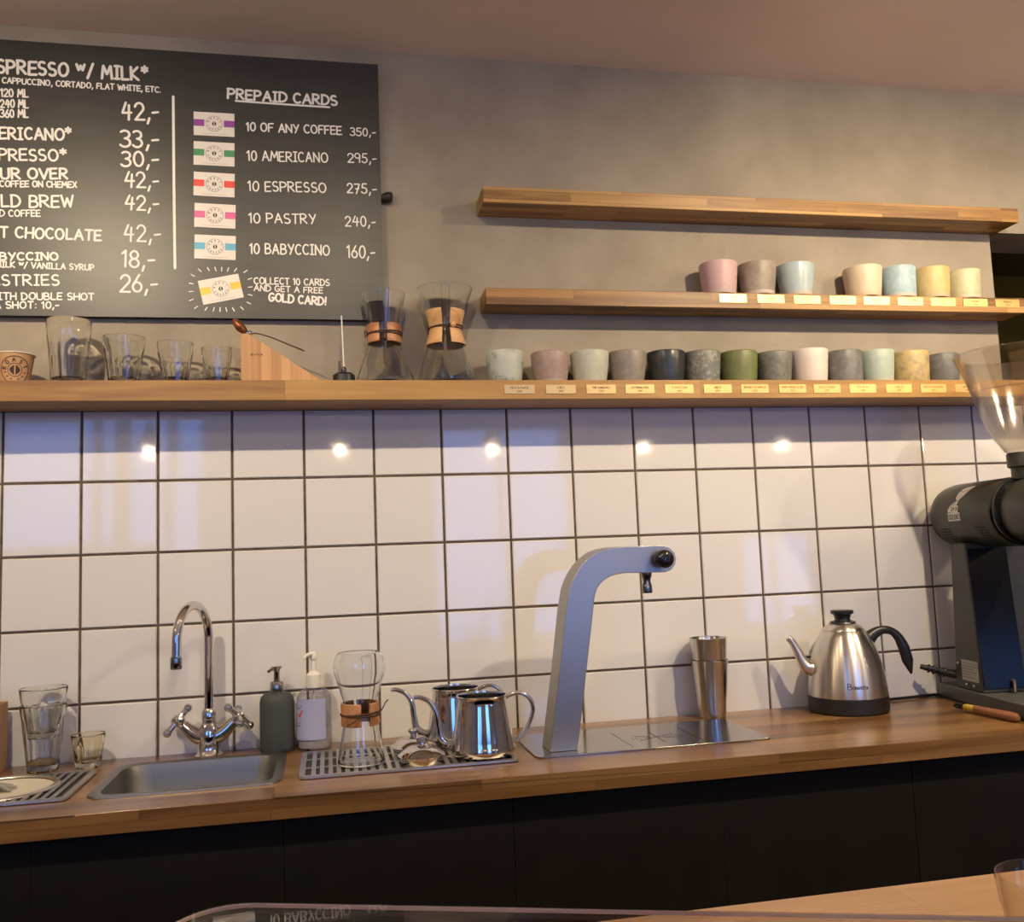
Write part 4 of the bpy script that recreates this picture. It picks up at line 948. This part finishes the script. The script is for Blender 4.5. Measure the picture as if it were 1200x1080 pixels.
# ---- shaker tins
def tin(x, y, z, rb, rt, h, label):
    bm = B(); t = .0009
    lathe(bm, [(0, .0015), (rb - .004, .0015), (rb - .002, 0), (rb, .001), (rb + (rt - rb) * .1, h * .1), (rb + (rt - rb) * .55, h * .5), (rt, h - .0015), (rt + .0006, h), (rt - .0006, h + .0003), (rt - t - .0003, h - .002), (rb + (rt - rb) * .5 - t, h * .5), (rb - t - .001, .003), (0, .003)], seg=48)
    o = obj('shaker_tin', bm, M_TIN, None, 40, loc=(x, y, z)); return props(o, label, 'shaker', 'stacked shaker tins')
tin(1.4835, -.0500, CT + .0001, .0300, .0415, .1270, 'outer steel shaker tin standing between the tap plate and the electric kettle')
tin(1.4835, -.0500, CT + .0330, .0292, .0422, .1425, 'inner steel shaker tin nested in the top of the other one')

# ---- electric kettle
kt = thing('electric_kettle', 'brushed steel electric kettle with black base, handle and lid knob', 'kettle', (1.7945, -.0915, CT), -.20)
bm = B(); lathe(bm, [(0, .0005), (.083, .0005), (.0865, .003), (.0870, .008), (.0868, .0355), (0, .0355)], seg=64); obj('base', bm, plain('kettle_base_black', (.012, .011, .011), .45), kt)
bm = B(); lathe(bm, [(0, .036), (.0862, .036), (.0864, .038), (.0850, .058), (.0815, .085), (.0755, .115), (.0665, .143), (.0550, .167), (.0480, .1782), (.0465, .1790), (0, .1790)], seg=64); obj('body', bm, M_KETTLE, kt, 40)
bm = B(); lathe(bm, [(0, .1792), (.0470, .1792), (.0468, .1805), (.0410, .1865), (.0345, .1915), (.0300, .1940), (0, .1945)], seg=56); ld_ = obj('lid', bm, M_KETTLE, kt, 40)
bm = B(); lathe(bm, [(0, .1945), (.0290, .1946), (.0270, .1985), (.0180, .2010), (.0165, .2050), (.0195, .2140), (.0250, .2165), (.0252, .2225), (.0235, .2240), (0, .2242)], seg=36); obj('lid_knob', bm, M_BLACK, ld_, 40)
bm = B(); tube(bm, spline([(-.0700, 0, .0930), (-.0880, 0, .1000), (-.0985, 0, .1150), (-.1085, 0, .1380), (-.1180, 0, .1570), (-.1270, 0, .1670)], 6), [.0185, .0150, .0120, .0096, .0080, .0075], 18); obj('spout', bm, M_KETTLE, kt, 60)
bm = B(); tube(bm, spline([(.0540, 0, .1560), (.0700, 0, .1690), (.0900, 0, .1760), (.1100, 0, .1720), (.1240, 0, .1580), (.1345, 0, .1340), (.1410, 0, .1050), (.1470, 0, .0760)], 6), [.0170, .0125, .0095, .0085, .0105, .0130, .0125, .0025], 16, True, .85); obj('handle', bm, M_BLACK, kt, 60)
def kmap(u, v):
    z = .058 + v; r = .0852 - (v) * .12 + .0003; a = math.atan2(-1.90, -1.10) + .20 + u / .085
    return (r * math.cos(a), r * math.sin(a), z)
bm = B(); write(bm, 'B', kmap, .0085, .0120, .0008, jit=0, cap=4); write(bm, 'onavita', lambda u, v: kmap(u + .0105, v), .0330, .0062, .0007, jit=0, cap=4)
bm2 = bm; flat_obj('lettering', bm2, M_INK, kt)
bm = B(); tube(bm, spline([(1.8755, -.0480, CT + .007), (1.905, -.032, CT + .0045), (1.955, -.022, CT + .0045), (2.01, -.016, CT + .0045), (2.060, -.0085, CT + .0045), (2.20, -.0065, CT + .0045), (2.34, -.0065, CT + .0045)], 6), .0034, 10)
props(obj('power_cord', bm, M_BLACK), 'thin black power cord of the electric kettle lying along the foot of the tiles', 'cord')

# ---- coffee grinder
gr = thing('coffee_grinder', 'large black coffee grinder with horizontal drum and clear hopper at the right end', 'coffee grinder', (2.075, -.0145, CT), math.radians(-7.5))
M_GRB = noisy('grinder_black_coat', (.030, .030, .024), (.038, .038, .030), 30, .38, bump=.08, bscale=300)
M_GRG = plain('grinder_gloss_black', (.009, .009, .010), .16, spec=.17)
M_GRF = plain('grinder_foot_grey', (.075, .080, .072), .35)
bm = B(); prism(bm, rrect(0, .200, -.44, -.001, .016, 4), .029, 'z', .006); 
obj('base', bm, M_GRF, gr, 30, bevel=.002)
bm = B(); prism(bm, rrect(.004, .196, -.436, -.004, .014, 4), .0055, 'z', .0004); obj('gasket', bm, M_BLACKM, gr)
bm = B()
def ringx(cx, y, hw, z, d): return [(cx - hw, y, z), (cx + hw, y, z), (cx + hw, y - d, z), (cx - hw, y - d, z)]
a = [(.004, -.083, .0352), (.182, -.083, .0352), (.182, -.1910, .0352), (.004, -.1910, .0352)]
b = [(.008, -.100, .3650), (.150, -.100, .3650), (.150, -.1600, .3650), (.008, -.1600, .3650)]
rings(bm, [a, b]); obj('column', bm, M_GRB, gr, 30, bevel=.003)
bm = B(); rings(bm, [[(.006, -.1900, .045), (.102, -.1900, .045), (.102, -.1935, .045), (.006, -.1935, .045)], [(.010, -.1620, .352), (.102, -.1620, .352), (.102, -.1655, .352), (.010, -.1655, .352)]]); obj('front_panel', bm, M_GRG, gr, 30, bevel=.001)
DC = Vector((.0755, 0, .4300)); R_ = .0755
def ycyl(bm, prof, cx, cz, seg=56):
    """profile (r, y) turned about a line along y"""
    prev = None
    for r, y in prof:
        ring = [bm.verts.new((cx, y, cz))] if r < 1e-6 else [bm.verts.new((cx + r * math.cos(2 * PI * k / seg), y, cz + r * math.sin(2 * PI * k / seg))) for k in range(seg)]
        if prev:
            if len(prev) == 1:
                for i in range(seg): bm.faces.new((prev[0], ring[i], ring[(i + 1) % seg]))
            elif len(ring) == 1:
                for i in range(seg): bm.faces.new((prev[i], prev[(i + 1) % seg], ring[0]))
            else:
                for i in range(seg): bm.faces.new((prev[i], prev[(i + 1) % seg], ring[(i + 1) % seg], ring[i]))
        prev = ring
bm = B(); ycyl(bm, [(0, .0), (.030, -.001), (.050, -.006), (.064, -.016), (.0725, -.032), (.0755, -.055), (.0755, -.276), (.0735, -.279), (0, -.279)], DC.x, DC.z); dr = obj('motor_drum', bm, M_GRB, gr, 40)
bm = B(); ycyl(bm, [(0, -.2792), (.0700, -.2792), (.0700, -.290), (.0755, -.292), (.0765, -.296), (.0765, -.302), (.0740, -.306), (0, -.306)], DC.x, DC.z); obj('drum_ring', bm, M_GRG, gr, 40)
bm = B(); ycyl(bm, [(0, -.3062), (.0680, -.3062), (.0690, -.3100), (.0690, -.420), (.0640, -.430), (0, -.430)], DC.x, DC.z); obj('grinding_head', bm, M_GRB, gr, 40)
# vents on the drum flank: two columns of thin slots
bm = B()
def drum_pt(y, ang, off=.0004): return (DC.x + (R_ + off) * math.cos(ang), y, DC.z + (R_ + off) * math.sin(ang))
for yc, n in ((-.090, 8), (-.232, 9)):
    for i in range(n):
        a = PI + .42 + i * .095; hw = .0016 / R_; yo = yc - i * .0012
        bm.faces.new([bm.verts.new(drum_pt(yo + dy, a + da)) for dy, da in ((-.019, -hw), (.019, -hw), (.019, hw), (-.019, hw))])
flat_obj('vent_slots', bm, plain('slot_black', (.004, .004, .004), .8), dr)
# sticker: cup with a leaf-like swoosh and two lettered bars
def smap(u, v): return drum_pt(-.138 - u, PI - .26 - v / R_, .0007)
def poly(bm, pts, f, step=.0022):
    """fill an outline with thin strips so that it follows the curved drum"""
    vs = [p[1] for p in pts]; n = max(2, int((max(vs) - min(vs)) / step)); e = 1e-6
    lv = [min(vs) + e + (max(vs) - min(vs) - 2 * e) * i / n for i in range(n + 1)]
    def cross(v):
        out = []
        for a, b in zip(pts, pts[1:] + pts[:1]):
            if (a[1] <= v) != (b[1] <= v): out.append(a[0] + (b[0] - a[0]) * (v - a[1]) / (b[1] - a[1]))
        return sorted(out)
    for v0, v1 in zip(lv, lv[1:]):
        c0, c1 = cross(v0 + e), cross(v1 - e)
        for k in range(0, min(len(c0), len(c1)) - 1, 2):
            bm.faces.new([bm.verts.new(f(*p)) for p in ((c0[k], v0), (c0[k + 1], v0), (c1[k + 1], v1), (c1[k], v1))])
bm = B()
poly(bm, [(.0, .034), (.006, .046), (.020, .052), (.046, .054), (.047, .050), (.040, .040), (.030, .024), (.019, .016), (.008, .014), (.001, .020)], smap)
poly(bm, [(.018, .017), (.010, .014), (-.004, .008), (-.016, .000), (-.022, -.008), (-.020, -.013), (-.008, -.013), (.002, -.006), (.012, .002)], smap)
poly(bm, [(-.010, -.014), (-.010, .0015), (.020, .0015), (.020, -.014)], smap)
poly(bm, [(-.022, -.033), (-.022, -.0145), (.028, -.0145), (.028, -.033)], smap)
stk = flat_obj('sticker', bm, plain('sticker_white', (.74, .72, .65), .4), dr)
bm = B(); smap2 = lambda u, v: drum_pt(-.138 - u, PI - .26 - v / R_, .0010)
write(bm, 'Cup of', lambda u, v: smap2(u - .008, v - .0105), .026, .0085, .0009, jit=0, cap=4); write(bm, 'EXCELLENCE', lambda u, v: smap2(u - .019, v - .029), .044, .0105, .0009, jit=0, cap=4)
flat_obj('sticker_lettering', bm, plain('sticker_ink', (.10, .09, .07), .6), stk); bm = B()
ribbon(bm, [(.004, .040), (.016, .036), (.034, .044), (.044, .052)], smap2, .0006, 4); ribbon(bm, [(.014, .013), (.0, .007), (-.013, -.003)], smap2, .0009, 4); ribbon(bm, [(.010, .006), (.0, .001)], smap2, .0009, 4)
flat_obj('sticker_lines', bm, plain('sticker_ink', (.10, .09, .07), .6), stk)
# neck and hopper
HY = -.305
bm = B(); lathe(bm, [(0, .498), (.028, .498), (.0290, .506), (.0290, .521), (.0352, .524), (.0356, .551), (.034, .5535), (0, .5535)], DC.x, HY, 0, 40); obj('hopper_neck', bm, M_GRB, gr, 40)
M_HOP = glass('hopper_plastic', (.92, .90, .865), (.66, .62, .58), .12, .10)
bm = B(); lathe(bm, [(0.0300, .5540), (0.0375, .5560), (0.0544, .583), (0.0688, .611), (0.0789, .640), (0.0870, .668), (0.0921, .689), (0.1046, .724), (0.1153, .752), (0.1209, .768), (0.1232, .7690), (0.1229, .7715), (0.1200, .7705), (0.1136, .752), (0.1028, .724), (0.0900, .690), (0.0851, .669), (0.0770, .641), (0.0670, .612), (0.0530, .585), (0.0360, .5585)], DC.x, HY, 0, 64); hp_ = obj('hopper', bm, M_HOP, gr, 50)
bm = B(); rs = []
for k in range(9):
    a = 2 * PI * k / 8; rs.append([(DC.x + (.0916 + .0015 * math.cos(a)) * math.cos(2 * PI * j / 64), HY + (.0916 + .0015 * math.cos(a)) * math.sin(2 * PI * j / 64), .6890 + .0015 * math.sin(a)) for j in range(64)])
rings(bm, rs, False, False); obj('hopper_rim', bm, M_HOP, hp_, 60)
# plate, switch, screws, dosing spout under the head
bm = B()
def colface(y, z): return (.0036 + (z - .0352) / .3298 * .004, y, z)
def cquad(bm, y0, y1, z0, z1, off):
    vs = []
    for y, z in ((y0, z0), (y1, z0), (y1, z1), (y0, z1)):
        p = colface(y, z); vs.append(bm.verts.new((p[0] - off, p[1], p[2])))
    bm.faces.new(vs)
cquad(bm, -.1130, -.1800, .0560, .1020, .0007); rp_ = flat_obj('rating_plate', bm, plain('rating_plate_grey', (.36, .35, .31), .4), gr)
bm = B()
for i in range(6): cquad(bm, -.119, -.119 - (.058, .060, .040, .055, .030, .05)[i], .0945 - i * .0062, .0955 - i * .0062, .0011)
flat_obj('rating_print', bm, M_INK, rp_)
bm = B()
for y, z in ((-.100, .092), (-.130, .047), (-.160, .047)): ball(bm, Vector((colface(y, z)[0] - .001, y, z)), .0038, 12)
obj('screws', bm, M_CHROME, gr, 60)
bm = B(); tube(bm, spline([(.030, -.092, .060), (.000, -.064, .064), (-.030, -.042, .072), (-.052, -.030, .078)], 5), [.0110, .0105, .0085, .0068, .0060], 14)
for k in range(4):
    c = Vector((-.010 - k * .0085, -.0565 + k * .0062, .0665 + k * .0022)); tube(bm, [c + Vector((-.0018, .0005, .0005)), c + Vector((.0018, -.0005, -.0005))], .0125 - k * .0008, 14)
obj('strain_relief', bm, M_BLACK, gr, 50)
bm = B(); tube(bm, [(.0715, -.1925, .062), (.0735, -.1970, .062), (.0700, -.2025, .040), (.0680, -.2040, .0365)], .0035, 10); obj('bag_clamp', bm, M_CHROME, gr, 60)
bm = B(); rings(bm, [[(.055, -.330, .300), (.100, -.330, .300), (.100, -.385, .300), (.055, -.385, .300)], [(.050, -.325, .365), (.105, -.325, .365), (.105, -.395, .365), (.050, -.395, .365)]]); obj('grounds_spout', bm, M_GRF, gr, 30, bevel=.003)

# ---- brush beside the grinder
br = thing('grinder_brush', 'small brush with round brown wooden handle lying beside the grinder base', 'brush', (2.0075, -.2500, CT + .0098), math.radians(-90 + 4.0))
bm = B(); lathe(bm, [(0, 0), (.0075, 0), (.0085, .004), (.0086, .05), (.0096, .095), (.0088, .112), (.005, .119), (0, .120)], seg=24); h_ = obj('handle', bm, noisy('brush_handle_brown', (.22, .085, .035), (.30, .125, .055), 8, .45, stretch=(20, 20, 1)), br, 50, loc=(-.015, 0, 0), rot=(0, PI / 2, 0))
bm = B(); lathe(bm, [(0, 0), (.0078, 0), (.0080, -.024), (.0062, -.030), (0, -.030)], seg=20); obj('ferrule', bm, plain('ferrule_yellow', (.55, .36, .04), .35), br, 50, loc=(-.015, 0, 0), rot=(0, PI / 2, 0))
bm = B()
for k in range(70):
    a, q = random.uniform(0, 2 * PI), random.uniform(0, .0058); a2 = random.uniform(.9, 1.35)
    tube(bm, [(-.044, q * math.cos(a), q * math.sin(a)), (-.070 - random.uniform(0, .006), q * a2 * math.cos(a), q * a2 * math.sin(a))], .0006, 4)
obj('bristles', bm, M_BLACKM, br, 60)

# ================================================================== THE BAR IN FRONT
BZ = .93
bb = thing('bar_counter', 'light oak bar counter in the foreground at the lower right', 'counter', (0, 0, 0))
bm = B(); box(bm, -.60, 2.60, -1.90, -1.144, BZ - .04, BZ); obj('bar_top', bm, M_BAR, bb, bevel=.0015)
bm = B(); box(bm, -.58, 2.58, -1.80, -1.78, 0.0, BZ - .041); obj('bar_front', bm, M_BLACKWOOD, bb)
# tilted glass guard on four posts
gg = thing('glass_guard', 'clear glass guard with rounded corner standing on the bar counter', 'glass guard', (.6721, -1.5551, 1.1130))
nrm = Vector((-.0125, -.081, .9966)).normalized(); ex = Vector((.3422, -.1107, 0)); ex = (ex - nrm * ex.dot(nrm)).normalized(); ey = nrm.cross(ex)
def gpt(u, v, w): return ex * u + ey * v + nrm * w
pts = []
r = .034; x0, x1, y0, y1 = -.0985, .95, -.36, -.0005
for cx, cy, a, rr in ((x1 - r, y1 - r, 0, r), (x0 + r, y1 - r, 90, r), (x0 + r, y0 + r, 180, r), (x1 - r, y0 + r, 270, r)):
    for k in range(9):
        t_ = math.radians(a + 90 * k / 8); pts.append((cx + rr * math.cos(t_), cy + rr * math.sin(t_)))
bm = B(); rings(bm, [[gpt(u, v, 0) for u, v in pts], [gpt(u, v, -.003) for u, v in pts]]); obj('pane', bm, M_GUARD, gg, 30)
bm = B(); rs = []
for k in range(9):
    a = 2 * PI * k / 8; q = .0006 * math.cos(a)
    rs.append([gpt(u + (u - .42) * 0 , v, -.0015 + .0011 * math.sin(a)) + (gpt(u, v, 0) - gpt(.42, -.18, 0)).normalized() * q for u, v in pts])
rings(bm, rs, False, False); obj('polished_edge', bm, plain('edge_rose', (.62, .47, .42), .2), gg, 60)
for u, v in ((.04, -.33), (.82, -.33), (.82, -.06), (.40, -.33)):
    p = gpt(u, v, -.0033); bm = B(); tube(bm, [p, Vector((p.x, p.y, BZ + .0004 - 1.1130))], .006, 14); obj('post', bm, M_CHROME, gg)
# drinking glass on the bar, cut by the frame
o = obj('drinking_glass', tumbler_bm(.0415, .030, .0880, fac=10), M_SMOKE, None, 22, loc=(1.1905, -1.385, BZ), rot=(0, 0, .3)); props(o, 'drinking glass on the oak bar at the lower right corner', 'glass')

# ================================================================== PENDANT LAMPS OVER THE ROOM (seen mirrored in the tiles)
M_SHADE = plain('pendant_shade_dark', (.03, .025, .02), .5)
M_BULB = emit('bulb_warm', (1.0, .70, .38), 5.0)
for i, x in enumerate((-.27, .71, 1.57, 2.43, 3.29)):
    t = thing('pendant_lamp', ('dark pendant lamp over the room, %s of the row of five behind the viewer' % ('leftmost', 'second', 'middle', 'fourth', 'rightmost')[i]), 'pendant lamp', (x, -3.0, 1.90), 0, 'pendant lamps over the room')
    bm = B(); lathe(bm, [(.060, 0), (.056, .02), (.034, .06), (.022, .085), (.018, .12), (0, .122), (0, .118), (.015, .117), (.019, .085), (.031, .058), (.053, .018), (.057, 0)], seg=32); obj('shade', bm, M_SHADE, t)
    bm = B(); ball(bm, Vector((0, 0, .018)), .018, 16); obj('bulb', bm, M_BULB, t, 60)
    bm = B(); tube(bm, [(0, 0, .12), (0, 0, ZC - 1.90 - .0005)], .003, 8); obj('cord', bm, M_SHADE, t)
for i, x in enumerate((-1.15, 2.80)):  # bodies for the added ceiling fill lights, never in view
    t = thing('fill_globe', 'unseen white fill globe added over the %s end of the bar' % ('left', 'right')[i], 'globe lamp', (x, -1.20, 2.00), 0, 'added fill globes over the bar')
    bm = B(); ball(bm, Vector((0, 0, 0)), .045, 24); obj('globe', bm, emit('fill_glow', (1.0, .74, .42), 5.0) if i == 0 else bpy.data.materials['fill_glow'], t, 60)
    bm = B(); tube(bm, [(0, 0, .044), (0, 0, ZC - 2.00 - .0005)], .003, 8); obj('cord', bm, M_SHADE, t)

# light refracted by the glassware reaches the wall, the tiles and the worktop
for o in bpy.data.objects:
    if o.type != 'MESH' or not o.data.materials: continue
    if o.data.materials[0] in (M_GLASS, M_GLASSW, M_AMBER): o.cycles.is_caustics_caster = True
    if o.data.materials[0] in (M_PLASTER, M_TILE, M_BOARD, M_COUNTER, M_LONG): o.cycles.is_caustics_receiver = True
